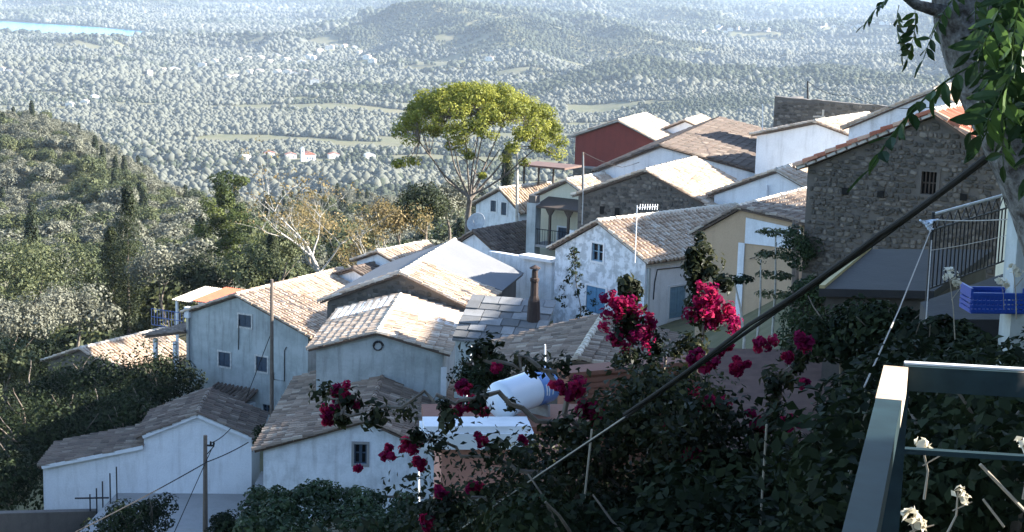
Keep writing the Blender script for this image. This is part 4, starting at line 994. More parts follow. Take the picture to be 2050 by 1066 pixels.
for i in range(13):
    b = .05+i*Ls/13; vst.prism([o+e*(Le-.30)+s*b+n*.02, o+e*(Le+.03)+s*b+n*.02, o+e*(Le+.02)+s*(b+Ls/13*.8)+n*.02, o+e*(Le-.28)+s*(b+Ls/13*.8)+n*.02], n*(.06+random.random()*.06))
vst.build('verge_stones', M['lime'], h15.roof)
for i in range(5):
    o, e, s, Le, Ls, n = h15.specs['R']; mb = MB(); a_ = .7+i*1.1; mb.prism([o+e*a_+n*.1, o+e*(a_+.09)+n*.1, o+e*(a_+.09)+s*Ls+n*.1, o+e*a_+s*Ls+n*.1], n*.10); mb.build('mortar_rib', M['lime'], h15.roof)

# hip-roofed house in front
h24 = house('white_front_house', 'white gabled house with dark window and broad brown tiled roof above the vine pergola', -5.25, 56, -16.71, -.3, 6.66, 1.11, 10.0, .30, .21, H=2.6, wall='white2', tile='tile', mode='parts', wall_depth=2.5, sc=1.12,
            openings=(('F', 709, 889, 734, 930, 'dark stone'),), ridge='tile')
h20 = house('stepped_tile_house', 'low house with patchy sunlit tiled roof in front of the peeling house', 1.67, 45, -11.62, -9.8, 5.94, 1.02, 5.7, .24, -.45, H=2.8, wall='mortar', tile='tile', mode='parts', ridge='lime', wall_depth=2)

# slate-roofed lean-to with chimney between the cottages
sl = thing('slate_lean_to', 'low lean-to under grey slate slabs beneath the peeling house', 'lean-to', at(1010, 700, 58.5), R_(-14))
sh_ = House(); sh_.inv = (Matrix.Translation(sl.location) @ Matrix.Rotation(R_(-14), 4, 'Z')).inverted()
def slp(px, py, yv): u, z = on_front(sh_, px, py, yv); return Vector((u, yv, z))
fl, fr_, bl, brr = slp(905, 690, 0), slp(1085, 690, 0), slp(935, 640, 3.0), slp(1105, 612, 3.0)
zz0 = (fl.z+fr_.z)/2; zz1 = zz0+.9
mb = MB(); mb.prism([Vector((fl.x, 0, zz0)), Vector((fr_.x, 0, zz0)), Vector((brr.x, 3.6, zz1)), Vector((bl.x, 3.6, zz1))], Vector((0, 0, .08))); rf = mb.build('roof', M['slate'], sl)
for j in range(6):
    i = 0; u = fl.x
    while u < fr_.x-.15:
        w = random.uniform(.45, .95); t0, t1 = j/6, (j+1)/6+.03; xo = (bl.x-fl.x)
        mb = MB(); mb.cur = random.random(); a_ = Vector((u+xo*t0, 3.6*t0, zz0+.9*t0+.13)); b_ = Vector((min(u+w, fr_.x)+xo*t0, 3.6*t0, zz0+.9*t0+.13)); c_ = Vector((min(u+w, fr_.x)+xo*t1, 3.6*t1, zz0+.9*t1+.09)); d_ = Vector((u+xo*t1, 3.6*t1, zz0+.9*t1+.09))
        jt = Vector((0, random.gauss(0, .03), random.gauss(0, .012))); mb.prism([a_+jt, b_-Vector((.03, 0, 0))+jt, c_-Vector((.03, 0, 0))+jt, d_+jt], Vector((0, 0, .035))); mb.build('slate', M['slate'], rf); u += w
mb = MB(); mb.box(fl.x+.1, fr_.x-.05, .08, 3.5, -2, zz0-.02); mb.build('wall', M['grey_plaster'], sl)
mb = MB(); ub = slp(1040, 690, -.4); mb.box(ub.x-.8, ub.x+.9, -.5, -.01, -2, zz0-.1); mb.build('blue_grey_block', M['paleblue'], sl)
fl_ = thing('brown_chimney', 'tall tapering rusty brown chimney standing on the slate lean-to', 'chimney', at(1068, 642, 60.2))
mb = MB()
for i in range(1): mb.lathe([(.27, -.6), (.26, 0), (.22, .75), (.15, .95), (.14, 1.45), (.17, 1.5), (.17, 1.6), (.12, 1.62), (.11, 1.9), (.02, 1.92)], (0, 0, 0), (0, 0, 1), 10)
mb.build('flue', M['brown_flue'], fl_)
mb = MB(); mb.lathe([(.2, 1.96), (.21, 2.0), (.02, 2.1)], (0, 0, 0), (0, 0, 1), 10)
for t in (0, 2.1, 4.2): mb.tube([(.1*math.cos(t), .1*math.sin(t), 1.88), (.16*math.cos(t), .16*math.sin(t), 1.98)], .015, 4)
mb.build('cowl', M['brown_flue'], fl_)
# whitewashed yard walls behind the chimney
yw = thing('whitewashed_yard_wall', 'blue-white yard wall with white coping beside the peeling gable', 'wall', at(1075, 560, 79), R_(-40))
mb = MB(); mb.box(-3.2, .9, 0, .3, -3, 1.0); mb.build('wall', M['white2'], yw); mb = MB(); mb.box(-.9, 1.1, -.35, .4, 1.002, 1.16); mb.build('coping', M['trim'], yw)

# concrete yard, retaining wall, starter bars
yard = MB(); yp = [atz(a_, b_, -21.63) for a_, b_ in ((150, 1075), (236, 985), (505, 988), (545, 1010), (560, 1090))]
yard.prism([Vector((p.x, p.y, -21.9)) for p in yp], Vector((0, 0, .27))); tag(yard.build('concrete_yard', M['concrete']), 'bare grey concrete yard in front of the small white house', 'yard', kind='structure')
for i, (a_, b0_, b1_) in enumerate(((181, 1040, 990), (194, 1022, 978), (206, 1012, 964), (221, 1000, 948), (234, 988, 935))):
    b = at(a_, b0_, 64.5); t_ = at(a_-1, b1_, 64.5); mb = MB(); mb.tube([b-Vector((0, 0, .3)), t_], .03, 6); tag(mb.build('steel_bar', M['iron']), 'upright steel starter bar at the edge of the concrete yard', 'steel bar', 'starter bars of the concrete yard')
mb = MB(); mb.tube([at(150, 998, 64.4), at(218, 997, 64.4)], .035, 6); tag(mb.build('cross_bar', M['iron']), 'level steel bar tied across the starter bars', 'steel bar')
mb = MB(); a_, b_ = at(-60, 1030, 61), at(190, 1024, 64.6); d = (b_-a_); mb.prism([a_-Vector((0, 0, 4)), b_-Vector((0, 0, 4)), b_, a_], Vector((0, .35, 0))); tag(mb.build('retaining_wall', M['mortar']), 'dark retaining wall below the small white house', 'wall')
mb = MB(); mb.box(-10.35, -9.75, 60, 67, -23, -20.9); tag(mb.build('stair_wall', M['concrete']), 'narrow grey wall by the steps between the two white houses', 'wall')
for i in range(5):
    mb = MB(); mb.box(-9.74, -8.6, 58.6+i*.8, 59.4+i*.8, -22.8, -20.9+i*.17); tag(mb.build('stone_step', M['concrete']), 'grey stone step of the lane between the two white houses', 'step', 'steps of the lane')

# pink house with white parapet and the solar tank
pk = thing('pink_house', 'pink-plastered flat-roofed house with thick white parapet', 'house', (-1.2, 24, -6.7), R_(6))
mb = MB(); mb.box(.22, 2.6, .1, 2.0, -5, -.35); mb.build('wall', M['pink'], pk)
mb = MB(); mb.box(-.1, 1.6, -.12, .62, -.345, -.10); mb.box(-.06, 1.55, -.06, .5, -.098, .0); mb.build('parapet', M['trim'], pk)
mb = MB(); mb.box(0, 2.6, .63, 2.0, -.34, -.2); mb.build('roof_floor', M['terracotta'], pk)
tk = thing('solar_water_tank', 'white and blue cylindrical solar water tank on the pink house roof', 'water tank', at(1000, 803, 24.8))
ax = Vector((.62, .75, .06)).normalized()
mb = MB(); mb.lathe([(.0, -.06), (.16, -.05), (.2, -.02), (.285, 0), (.30, .04), (.30, .16)], (0, 0, 0), ax, 24); mb.build('end_cap', M['tank'], tk, True)
mb = MB(); mb.lathe([(.292, .16), (.292, .75)], (0, 0, 0), ax, 24); mb.build('body', M['tank'], tk, True)
mb = MB(); mb.lathe([(.296, .75), (.296, 1.15), (.25, 1.19), (0, 1.2)], (0, 0, 0), ax, 24); jk = mb.build('blue_jacket', M['tankblue'], tk, True)
sx = ax.cross(Vector((0, 0, 1))).normalized(); upv = sx.cross(ax)
mb = MB()
for dx_, h0, h1_ in ((.80, -.06, .12), (.86, -.08, .12), (.90, .10, .14), (.95, -.08, .12), (.99, .1, .14)):
    for t in (0,):
        for zq in np.linspace(h0, h1_, 4)[:-1]:
            dz = (h1_-h0)/3; r_ = lambda v_: sx*(math.sqrt(max(.0, .301**2-v_**2)))+upv*v_
            mb.face([ax*dx_+r_(zq), ax*(dx_+.025)+r_(zq), ax*(dx_+.025)+r_(zq+dz), ax*dx_+r_(zq+dz)])
mb.build('white_lettering', M['trim'], jk)
for k in (.2, .95):
    mb = MB(); mb.box(-.03, .03, -.22, .22, -.75, -.26, Matrix.Translation(ax*k) @ ax.to_track_quat('X', 'Z').to_matrix().to_4x4()); mb.build('cradle', M['galv'], tk)

# terracotta block and its neighbours
tb = thing('terracotta_house', 'terracotta-rendered house front behind the bougainvillea', 'house', (1.1, 29.6, -7.2), R_(27))
mb = MB(); mb.box(0, 4.6, 0, .4, -6, -.06); mb.build('wall', M['terracotta'], tb)
mb = MB(); mb.box(-.05, 4.65, -.06, .46, -.058, .02); mb.build('coping', M['terracotta'], tb)
for k in range(20):
    mb = MB(); mb.box(0, 4.6, -.02, -.002, -.2-k*.11, -.115-k*.11); mb.build('brick_course', M['terracotta'], tb)
cb = thing('corrugated_shed', 'shed under a wide brown corrugated roof behind the bougainvillea', 'shed', (3.7, 20.5, -5.95), R_(-6))
mb = MB(); corrugated(mb, Vector((-1.2, 0, -.05)), Vector((0, 1, 0)), Vector((1, 0, .03)).normalized(), 6.0, 3.6, .21, .05); mb.build('roof', M['browncorr'], cb)
mb = MB(); mb.box(-1.0, 2.2, .2, 5.8, -4, -.14); mb.build('wall', M['white2'], cb)

# ------------------------------------------------------------------ trees and shrubs of the village
def foliage(name, lumps, per, size, mat, parent, **kw):
    return link(bpy.data.objects.new(name, np_mesh(name, *lump_leaves(np.array(lumps), per, size, **kw), M[mat])), parent)
M['darkpine'] = leafmat('dark_pine_needles', [(0, (0.02, 0.035, 0.014)), (0.5, (0.05, 0.07, 0.02)), (1, (0.14, 0.16, 0.04))], .25)
# umbrella pine
pb = at(936, 492, 100); pine = thing('umbrella_pine', 'tall umbrella pine with wide yellow-green crown above the village roofs', 'tree', pb)
def rel(px, py, Y, base): return at(px, py, Y)-base
fork = rel(941, 392, 100, pb); low = rel(936, 440, 100, pb)
tk_ = MB(); tk_.tube([Vector((0, 0, -1.5)), Vector((0, 0, 0)), low, fork], [.22, .19, .16, .14], 8)
lumps = []; cen = rel(957, 284, 100, pb)
for i in range(225):
    t = rng.uniform(0, 6.283); r = math.sqrt(rng.random()); X0 = r*math.cos(t); Y0 = r*math.sin(t)
    zz = math.sqrt(max(0, 1-r*r))
    lumps.append((cen.x+X0*5.1-.1*zz, cen.y+Y0*4.8, cen.z-.15+zz*3.25*(1+.05*X0)-.3*max(0, X0)*r*.7+rng.normal(0, .16), rng.uniform(.42, .72)))
lumps = [l for l in lumps if not (l[0] < cen.x-4.2 and l[2] > cen.z+2.5)]
extra = [(812, 325, .5), (830, 322, .45), (795, 328, .4), (905, 292, .5), (930, 300, .5), (925, 280, .5), (940, 312, .35), (1010, 318, .4), (1050, 325, .4), (1082, 298, .4), (1100, 303, .4), (965, 352, .3), (1085, 265, .5), (1115, 258, .45), (870, 262, .6), (905, 258, .5), (830, 250, .7), (805, 265, .6), (820, 280, .6)]
tips = []
for px_, py_, r_ in extra:
    p = rel(px_, py_, 100+rng.uniform(-3.5, 1.5), pb); lumps.append((p.x, p.y, p.z, r_*1.0)); tips.append(p)
main = []
for px_, py_ in ((840, 285), (890, 250), (930, 235), (975, 225), (1010, 240), (1050, 265), (1080, 290), (860, 310), (1000, 300), (960, 260), (910, 300)):
    e_ = rel(px_, py_, 100+rng.uniform(-3, 3), pb); mid = fork.lerp(e_, .5)-Vector((0, 0, .35))+Vector((rng.normal(0, .15), 0, 0)); main.append((mid, e_))
    tk_.tube([fork-Vector((0, 0, rng.uniform(0, .5))), fork.lerp(mid, .5)+Vector((0, 0, -.1)), mid, e_], [.09, .07, .05, .03], 6)
for l in lumps:
    v_ = Vector(l[:3]); mid, e_ = min(main, key=lambda m: min((m[0]-v_).length, (m[1]-v_).length)); s_ = mid if (mid-v_).length < (e_-v_).length else e_
    k_ = s_.lerp(v_, .5)-Vector((0, 0, .15)); tk_.tube([s_, k_, v_], [.04, .028, .012], 4, cap=False)
tk_.build('trunk', plain('pine_bark', (.19, .16, .135), .95, scale=5, var=.5, bmp=.6), pine, True)
foliage('crown', lumps, 190, .14, 'pine', pine, shell=.5, squash=.7, tiltup=.5)
# bare pale tree
bb = at(668, 570, 128); bare = thing('bare_pale_tree', 'leafless tree with tangled pale branches and a few dry leaves', 'tree', bb)
mb = MB(); mb.cur = .5; tb_ = limb_tree(mb, (0, 0, -1.5), 5.6, .28, 5, .9, 3, 5, (-.05, 0), .8); mb.build('trunk', M['bark_pale'], bare, True)
foliage('crown', [(t.x, t.y, t.z, .5) for t, d in tb_ if t.z > 2], 9, .2, 'autumn', bare, shell=1)
for i, (px_, py_, h_) in enumerate(((740, 545, 5.4), (705, 580, 5.0), (770, 520, 5.0))):
    b2 = at(px_, py_, 126+i*3); t2 = thing('bare_sapling', ['thin bare tree with pale twigs next to the leafless tree', 'small bare tangle of pale twigs in front of the leafless tree', 'bare twiggy tree with dry yellow leaves near the pine'][i], 'tree', b2)
    mb = MB(); tt = limb_tree(mb, (0, 0, -1), h_*.55, .11, 4, .8, 3, 50+i, (0, 0), .8); mb.build('trunk', M['bark_pale'], t2, True)
    foliage('crown', [(t.x, t.y, t.z, .6) for t, d in tt], 5+6*i, .2, 'autumn', t2, shell=1)
# named trees of the slope below
def lumpy_tree(name, label, px_, py_, Y, shape, mat, per, size, trunk_h=2.0, r0=.25, **kw):
    b0_ = at(px_, py_, Y); t = thing(name, label, 'tree', b0_); mb = MB(); limb_tree(mb, (0, 0, -1.5), trunk_h+1.5, r0, 3, .8, 1, random.randint(0, 99)); mb.build('trunk', M['bark'], t, True)
    foliage('crown', shape, per, size, mat, t, **kw); return t
def shp(k, rx, ry, rz, cz, rl): return [tuple(l) for l in ell_lumps(k, rx, ry, rz, cz, rl, .35)]
sh1 = [(float(np.clip(rng.normal(0, 1.3), -2, 2))*(1.75-.13*z_), rng.normal(0, 1.2), z_, 1.15-.04*z_) for z_ in np.linspace(.5, 9.8, 46)]
lumpy_tree('dark_pine', 'dark bushy pine with sunlit yellow-green tiers on the slope below the village', 455, 560, 150, sh1+[(1.6, 0, 3.2, 1.1), (2.6, -.3, 2.4, 1.0), (-2.2, 0, 2.6, 1.1), (2.0, 0, 5.2, .9), (-1.6, 0, 6.6, .9), (-2.2, .2, 4.4, 1.0), (2.6, 0, .8, 1.0), (-2.6, 0, 1.0, 1.0)], 'darkpine', 260, .2, 2, .3, squash=.6, tiltup=.5)
for i, (px_, py_, Y, hh_, lb) in enumerate(((258, 650, 138, 11.5, 'tall dark cypress standing beside the paler olive trees'), (228, 655, 140, 8.5, 'shorter dark cypress touching the tall cypress'), (1014, 380, 180, 4.6, 'small cypress seen under the pine branches'), (545, 600, 140, 5.5, 'young cypress at the foot of the leafless tree'))):
    b0_ = at(px_, py_, Y); t = thing('cypress_tree', lb, 'tree', b0_); zs = np.linspace(.3, hh_, 22)
    mb = MB(); mb.tube([(0, 0, -2), (0, 0, hh_*.8)], [.16, .04], 6); mb.build('trunk', M['bark'], t)
    foliage('crown', [(rng.normal(0, .12), rng.normal(0, .12), z_, (1.3 if hh_ > 6 else .5)*math.sin(min(2.9, .5+2.5*z_/hh_))**.8+.1) for z_ in zs], 420, .17, 'conifer', t, squash=1.4, tiltup=.8)
BIG = [(330, 610, 135, 3.4, 'olive', 'pale olive tree directly behind the corrugated annex'), (20, 640, 128, 4.2, 'oak', 'sunlit yellow-green oak above the dark shrubs'), (120, 640, 134, 4.4, 'oak', 'broad sunlit oak beside the tall cypress'),
       (150, 690, 118, 3.0, 'olive', 'grey olive tree hanging over the low barn roof'), (40, 720, 112, 3.2, 'olive', 'twiggy olive tree at the top of the dark shrubs'), (10, 800, 95, 2.4, 'oak', 'round sunlit bush tree standing out of the shade'),
       (560, 560, 145, 3.2, 'oak', 'dark oak between the bushy pine and the leafless tree'), (850, 470, 135, 3.0, 'conifer', 'dark evergreen at the foot of the umbrella pine'), (800, 500, 132, 2.6, 'autumn', 'dry yellow shrub tree near the umbrella pine'), (900, 455, 140, 2.6, 'olive', 'grey-green tree just behind the umbrella pine trunk'),
       (620, 500, 160, 3.0, 'autumn', 'brownish dry-leaved tree behind the leafless tree'), (395, 610, 128, 2.6, 'conifer', 'dark evergreen directly above the red corrugated roof'), (500, 590, 126, 2.4, 'oak', 'green oak just above the grey house ridge')]
for px_, py_, Y, r_, mt_, lb in BIG:
    lumpy_tree({'olive': 'olive_tree', 'oak': 'oak_tree', 'conifer': 'evergreen_tree', 'autumn': 'dry_tree'}[mt_], lb, px_, py_, Y, shp(26, r_, r_, r_*.8, r_*.75, r_*.36), mt_, 170 if mt_ != 'autumn' else 70, .23, r_*.5, .16)
# dark shrubs below the grey house
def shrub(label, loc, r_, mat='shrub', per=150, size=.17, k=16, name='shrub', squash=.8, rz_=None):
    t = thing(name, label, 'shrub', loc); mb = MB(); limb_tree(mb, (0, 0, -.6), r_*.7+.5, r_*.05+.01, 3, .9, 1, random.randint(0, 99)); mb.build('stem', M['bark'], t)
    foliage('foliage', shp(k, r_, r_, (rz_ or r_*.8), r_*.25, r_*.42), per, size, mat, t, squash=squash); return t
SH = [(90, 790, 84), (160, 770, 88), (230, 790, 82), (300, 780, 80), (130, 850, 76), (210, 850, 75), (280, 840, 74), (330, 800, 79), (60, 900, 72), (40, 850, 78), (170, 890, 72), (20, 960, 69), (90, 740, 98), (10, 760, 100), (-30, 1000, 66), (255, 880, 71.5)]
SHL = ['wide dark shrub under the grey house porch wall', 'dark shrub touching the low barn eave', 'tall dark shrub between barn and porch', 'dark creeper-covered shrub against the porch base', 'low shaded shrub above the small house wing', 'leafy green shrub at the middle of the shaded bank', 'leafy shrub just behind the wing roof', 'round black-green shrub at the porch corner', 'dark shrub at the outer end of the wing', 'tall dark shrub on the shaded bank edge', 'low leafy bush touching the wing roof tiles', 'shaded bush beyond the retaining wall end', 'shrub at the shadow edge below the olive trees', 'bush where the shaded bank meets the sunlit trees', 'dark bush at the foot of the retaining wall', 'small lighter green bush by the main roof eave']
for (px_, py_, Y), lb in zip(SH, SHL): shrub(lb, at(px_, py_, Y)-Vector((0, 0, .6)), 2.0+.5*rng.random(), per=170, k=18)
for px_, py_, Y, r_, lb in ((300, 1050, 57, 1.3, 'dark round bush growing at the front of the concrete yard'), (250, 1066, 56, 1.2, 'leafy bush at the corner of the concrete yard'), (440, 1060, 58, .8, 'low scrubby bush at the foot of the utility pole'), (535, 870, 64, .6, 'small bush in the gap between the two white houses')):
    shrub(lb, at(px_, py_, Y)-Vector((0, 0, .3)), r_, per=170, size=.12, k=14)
# vine pergola
pg = thing('vine_pergola', 'vine-covered pergola with dense dark leaves in front of the white front house', 'pergola', (-5.4, 48.5, -19.5))
vl = [(rng.uniform(-2.5, 2.7), rng.uniform(-2.4, 2.0), 3.15+rng.normal(0, .16), rng.uniform(.3, .5)) for _ in range(95)]
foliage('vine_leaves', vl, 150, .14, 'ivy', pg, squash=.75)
for u in (-2.3, -.2, 2.2):
    for v in (-2.2, 1.8):
        mb = MB(); mb.tube([(u, v, -3), (u, v, 3.05)], .05, 6); mb.build('post', M['pole'], pg)
for v in (-2.2, 0, 1.8):
    mb = MB(); mb.tube([(-2.7, v, 3.08), (2.8, v, 3.08)], .04, 6); mb.build('beam', M['pole'], pg)
mb = MB(); mb.box(-7.6, -4.6, 50.6, 50.9, -22, -17.3); tag(mb.build('garden_wall', M['white2']), 'white garden wall under the vine pergola', 'wall')
# ivy on the stone house corner
iv = thing('ivy', 'dark ivy climbing the corner of the large stone house', 'ivy', h15.mw @ Vector((-3.05, -.1, -3.5)), R_(-28))
il = []
for i in range(80):
    t = rng.random(); zz = t*5.6; w_ = .75*(1-.55*t)+.15; il.append((rng.uniform(-.5, w_), -.12+rng.normal(0, .06), zz, rng.uniform(.2, .36)))
foliage('ivy_leaves', il, 110, .10, 'ivy', iv, squash=1.0, tiltup=.1)
mb = MB()
for k in range(5): mb.tube([(.1*k-.2, -.06, -1), (.12*k-.2, -.06, 2), (.2*k-.3, -.06, 4)], [.03, .025, .01], 5)
mb.build('stem', M['bark'], iv)
iv2 = thing('ivy', 'patch of ivy spreading on the stone wall above the concrete ledge', 'ivy', h15.mw @ Vector((.6, -.1, -.9)), R_(-28))
foliage('ivy_leaves', [(rng.uniform(-.9, 2.2), -.1, rng.uniform(-.5, .9)*rng.random(), rng.uniform(.15, .3)) for _ in range(40)], 80, .09, 'ivy', iv2, squash=1)
# thin saplings with tiered leaves before the tan house
for i, (px_, py_, py2, Y, lb) in enumerate(((1545, 690, 465, 50, 'tall thin sapling with flat tiers of pale leaves before the tan house'), (1515, 690, 520, 48, 'bare thin pale stem beside the tall sapling'), (1490, 680, 555, 46, 'short curved sapling with drooping dark leaf fan'), (1588, 690, 445, 54, 'slim grey post-like stem by the ivy corner'))):
    b0_ = at(px_, py_, Y); tp = at(px_+(8 if i != 2 else -22), py2, Y)-b0_; t = thing('sapling', lb, 'sapling', b0_)
    mb = MB(); mb.tube([Vector((0, 0, -2)), Vector((0, 0, 0)), tp*.5+Vector((.05, 0, 0)), tp], [.05, .045, .035, .02] if i != 3 else [.07]*4, 6); mb.build('stem', M['bark_pale' if i != 3 else 'pole'], t)
    if i in (0, 2):
        tiers = ([.45, .62, .8, 1.0] if i == 0 else [.98])
        foliage('leaf_tiers', [(tp.x*a_+math.cos(k*1.05)*.38, tp.y*a_+math.sin(k*1.05)*.38, tp.z*a_, .24) for a_ in tiers for k in range(6)], 34, .13, 'oak' if i == 0 else 'shrub', t, squash=.3, tiltup=.9)
    elif i == 1: foliage('leaf_tiers', [(tp.x, tp.y, tp.z, .2)], 30, .1, 'oak', t)
# climbing plant on the peeling gable
cpn = thing('climbing_plant', 'spindly dark climbing plant in front of the peeling gable', 'plant', at(1160, 645, 70)); tp = at(1148, 500, 70)-cpn.location
mb = MB(); mb.tube([(0, 0, -.5), Vector((.05, 0, .6)), tp*.5, tp], [.03, .025, .02, .01], 5); mb.build('stem', M['bark'], cpn)
foliage('leaves', [(tp.x*a_+rng.normal(0, .12+.35*(1-a_)), rng.normal(0, .1), tp.z*a_, .16) for a_ in np.linspace(.02, 1, 34)], 16, .13, 'shrub', cpn, shell=.8)

# ------------------------------------------------------------------ poles, wires
def pole(label, px_, y_top, y_bot, Y, r_, name='utility_pole', mat='pole', lean=0, ext=2.0):
    t_ = at(px_+lean, y_top, Y); b0_ = at(px_, y_bot, Y); b0_ = Vector((b0_.x, Y, b0_.z)); t = thing(name, label, 'pole', b0_)
    mb = MB(); mb.tube([Vector((0, 0, -ext)), Vector((0, 0, 0)), t_-b0_], [r_*1.1, r_, r_*.75], 8); mb.build('shaft', M[mat], t); return t, t_
p1, p1t = pole('wooden utility pole standing on the concrete yard', 411, 872, 1066, 60, .10)
mb = MB(); mb.box(-.02, .34, -.04, .04, -.42, -.36, Matrix.Translation(p1t-p1.location)); mb.tube([p1t-p1.location+Vector((.05, 0, -.75)), p1t-p1.location+Vector((.32, 0, -.42))], .02, 5); mb.build('bracket', M['iron'], p1)
for k in (.2, .32):
    mb = MB(); mb.lathe([(.03, -.36), (.045, -.32), (.03, -.28), (.04, -.24), (0, -.22)], p1t-p1.location+Vector((k, 0, 0)), (0, 0, 1), 8); mb.build('insulator', M['dark'], p1)
p2, p2t = pole('tall dark utility pole in front of the grey plaster gable', 544, 560, 832, 72, .095)
p3, p3t = pole('pale utility pole rising beside the umbrella pine', 1035, 305, 440, 101, .10, mat='bark_pale')
p4, p4t = pole('thin dark pole on the roof edge of the dark stone gable', 1167, 305, 385, 84, .07)
pole('short thin pole in front of the red gable stone base', 1168, 312, 372, 83, .03, name='thin_pole', mat='galv')
p5, p5t = pole('dark mast above the ruined stone house', 1617, 163, 205, 100, .07, name='roof_mast', mat='iron')
pole('thin white aerial pole behind the dark roof', 1527, 208, 240, 100, .03, name='roof_mast', mat='trim')
pole('grey post in front of the tan house and ivy', 1589, 440, 560, 60, .08, name='grey_post', mat='pole')
pole('white pipe post with round lamp head on the stepped tile house', 1091, 690, 745, 40, .028, name='lamp_post', mat='trim')
pole('slim white pole beside the stepped tile house eave', 930, 690, 835, 38, .025, name='white_pole', mat='trim', lean=14)
pole('white pole at the corner of the vine pergola', 838, 940, 1020, 40, .035, name='white_pole', mat='trim')
def wire(label, pts, r_, mat='cable', sag=0.0, seg=5, name='cable', cat='cable'):
    P_ = [Vector(p) for p in pts]; out = []
    for a_, b_ in zip(P_[:-1], P_[1:]):
        for k in range(10): t = k/10; out.append(a_.lerp(b_, t)-Vector((0, 0, sag*4*t*(1-t))))
    out.append(P_[-1]); mb = MB(); mb.tube(out, r_, seg); return tag(mb.build(name, M[mat]), label, cat)
wire('overhead cable crossing in front of the small white house wall', [at(150, 1066, 50), at(415, 925, 59.8), at(497, 886, 64)], .022, sag=.05)
wire('cable running from the yard pole up to the small white house roof', [p1t+Vector((.2, 0, -.3)), at(462, 858, 65)], .02, sag=.08)
wire('guy wire slanting from the yard pole to the ground', [p1t+Vector((.25, 0, -.5)), at(412, 925, 59.5), at(345, 1075, 55)], .016)
wire('slanting wire in front of the grey plaster gable', [p2t+(p2.location-p2t)*.38, at(492, 800, 79)], .018)
wire('thin wire linking the ruined house mast to the white ridge', [p5t, at(1700, 190, 90), at(1870, 215, 62)], .016, sag=.3)
wire('wire strung past the red gable stone base', [p4t, at(1245, 335, 90), at(1310, 310, 95)], .016, sag=.1)
wire('drooping wire across the tan house and peeling house wall', [at(1370, 540, 73), at(1480, 525, 68), at(1600, 480, 58)], .016, sag=.05)
# thick black cable bundle from the tree down across the garden
wire('thick black cable bundle slanting down across the garden', [at(2002, 292, 4.6), at(1760, 470, 5.6), at(1500, 650, 7.0), at(1250, 830, 8.6)], .0095, seg=8, sag=.01)
wire('second strand of the black cable bundle', [at(2002, 300, 4.63), at(1760, 480, 5.63), at(1500, 662, 7.05), at(1250, 838, 8.65), at(1090, 945, 10)], .008, seg=6)
wire('twisted pale support wire continuing the cable bundle downhill', [at(1250, 836, 8.6), at(1080, 950, 10), at(900, 1075, 12)], .005, mat='rope', seg=5)
# ------------------------------------------------------------------ concrete ledge, balcony, crate
z_ = -4.44
lg = thing('ledge_building', 'low building with flat concrete ledge roof against the stone house', 'building', (0, 0, 0))
lp = [atz(a_, b_, z_) for a_, b_ in ((1640, 578), (1870, 583), (1990, 500), (1735, 499))]
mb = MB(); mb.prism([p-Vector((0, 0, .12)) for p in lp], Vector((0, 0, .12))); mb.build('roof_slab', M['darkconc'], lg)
c0 = sum(lp, Vector())/4; inn = [p+(c0-p)*.08-Vector((0, 0, .121)) for p in lp]
mb = MB(); mb.prism([p-Vector((0, 0, 6)) for p in inn], Vector((0, 0, 6))); mb.build('wall', M['mortar'], lg)
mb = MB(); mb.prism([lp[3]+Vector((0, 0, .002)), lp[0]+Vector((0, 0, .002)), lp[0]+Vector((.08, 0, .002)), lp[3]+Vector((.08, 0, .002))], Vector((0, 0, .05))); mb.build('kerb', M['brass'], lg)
bal = thing('iron_balcony', 'black wrought-iron balcony railing with crossed top panel on a stone terrace', 'balcony', (0, 0, 0))
ra, rb_ = atz(1868, 430, -2.6), atz(2050, 380, -2.6); dz = Vector((0, 0, -.88)); dd = rb_-ra
for off, nm in ((Vector(), 'top_rail'), (Vector((0, 0, -.18)), 'second_rail'), (dz, 'bottom_rail')):
    mb = MB(); mb.tube([ra+off, rb_+off], .02 if nm == 'top_rail' else .012, 6); mb.build(nm, M['iron'] if nm != 'top_rail' else M['galv'], bal)
nb = 24
for i in range(nb+1):
    p = ra+dd*(i/nb); mb = MB(); mb.box(-.008, .008, -.008, .008, -.88, -.18, Matrix.Translation(p)); mb.build('baluster', M['iron'], bal)
    if i < nb:
        q = ra+dd*((i+1)/nb); mb = MB(); mb.tube([p+Vector((0, 0, -.17)), q+Vector((0, 0, -.02))] if i % 2 else [p+Vector((0, 0, -.02)), q+Vector((0, 0, -.17))], .008, 4); mb.build('lattice_bar', M['iron'], bal)
mb = MB(); mb.tube([ra+Vector((0, 0, .03)), ra+dz-Vector((0, 0, .3))], .022, 6); mb.build('corner_post', M['iron'], bal)
ra2, rb2 = ra+Vector((-.4, -2.0, 0)), ra
mb = MB(); fl2 = [ra+dz+Vector((-.1, -.1, -.1)), atz(1865, 640, -3.62), atz(2100, 640, -3.62), rb_+dz+Vector((.4, .4, -.1))]
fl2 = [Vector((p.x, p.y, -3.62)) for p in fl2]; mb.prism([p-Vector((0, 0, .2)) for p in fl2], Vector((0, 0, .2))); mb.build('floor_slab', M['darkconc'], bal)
mb = MB(); mb.prism([p+Vector((.05, .05, -5)) for p in fl2], Vector((0, 0, 4.79))); mb.build('retaining_wall', M['mortar'], bal)
pil = at(2058, 500, 17.2); mb = MB(); mb.box(pil.x-.12, pil.x+.3, 17.2, 17.6, -9, 2.0); tag(mb.build('porch_pillar', M['grey_plaster']), 'pale blue-white pillar beside the iron balcony', 'pillar')
wire('clothes line stretched from balcony corner to the pillar', [ra+Vector((0, 0, -.06)), at(2048, 437, 17.4)], .007, 'rope', .02, name='clothes_line', cat='line')
wire('second clothes line below the first one', [ra+Vector((0, 0, -.42)), at(2048, 463, 17.4)], .004, 'rope', .02, name='clothes_line', cat='line')
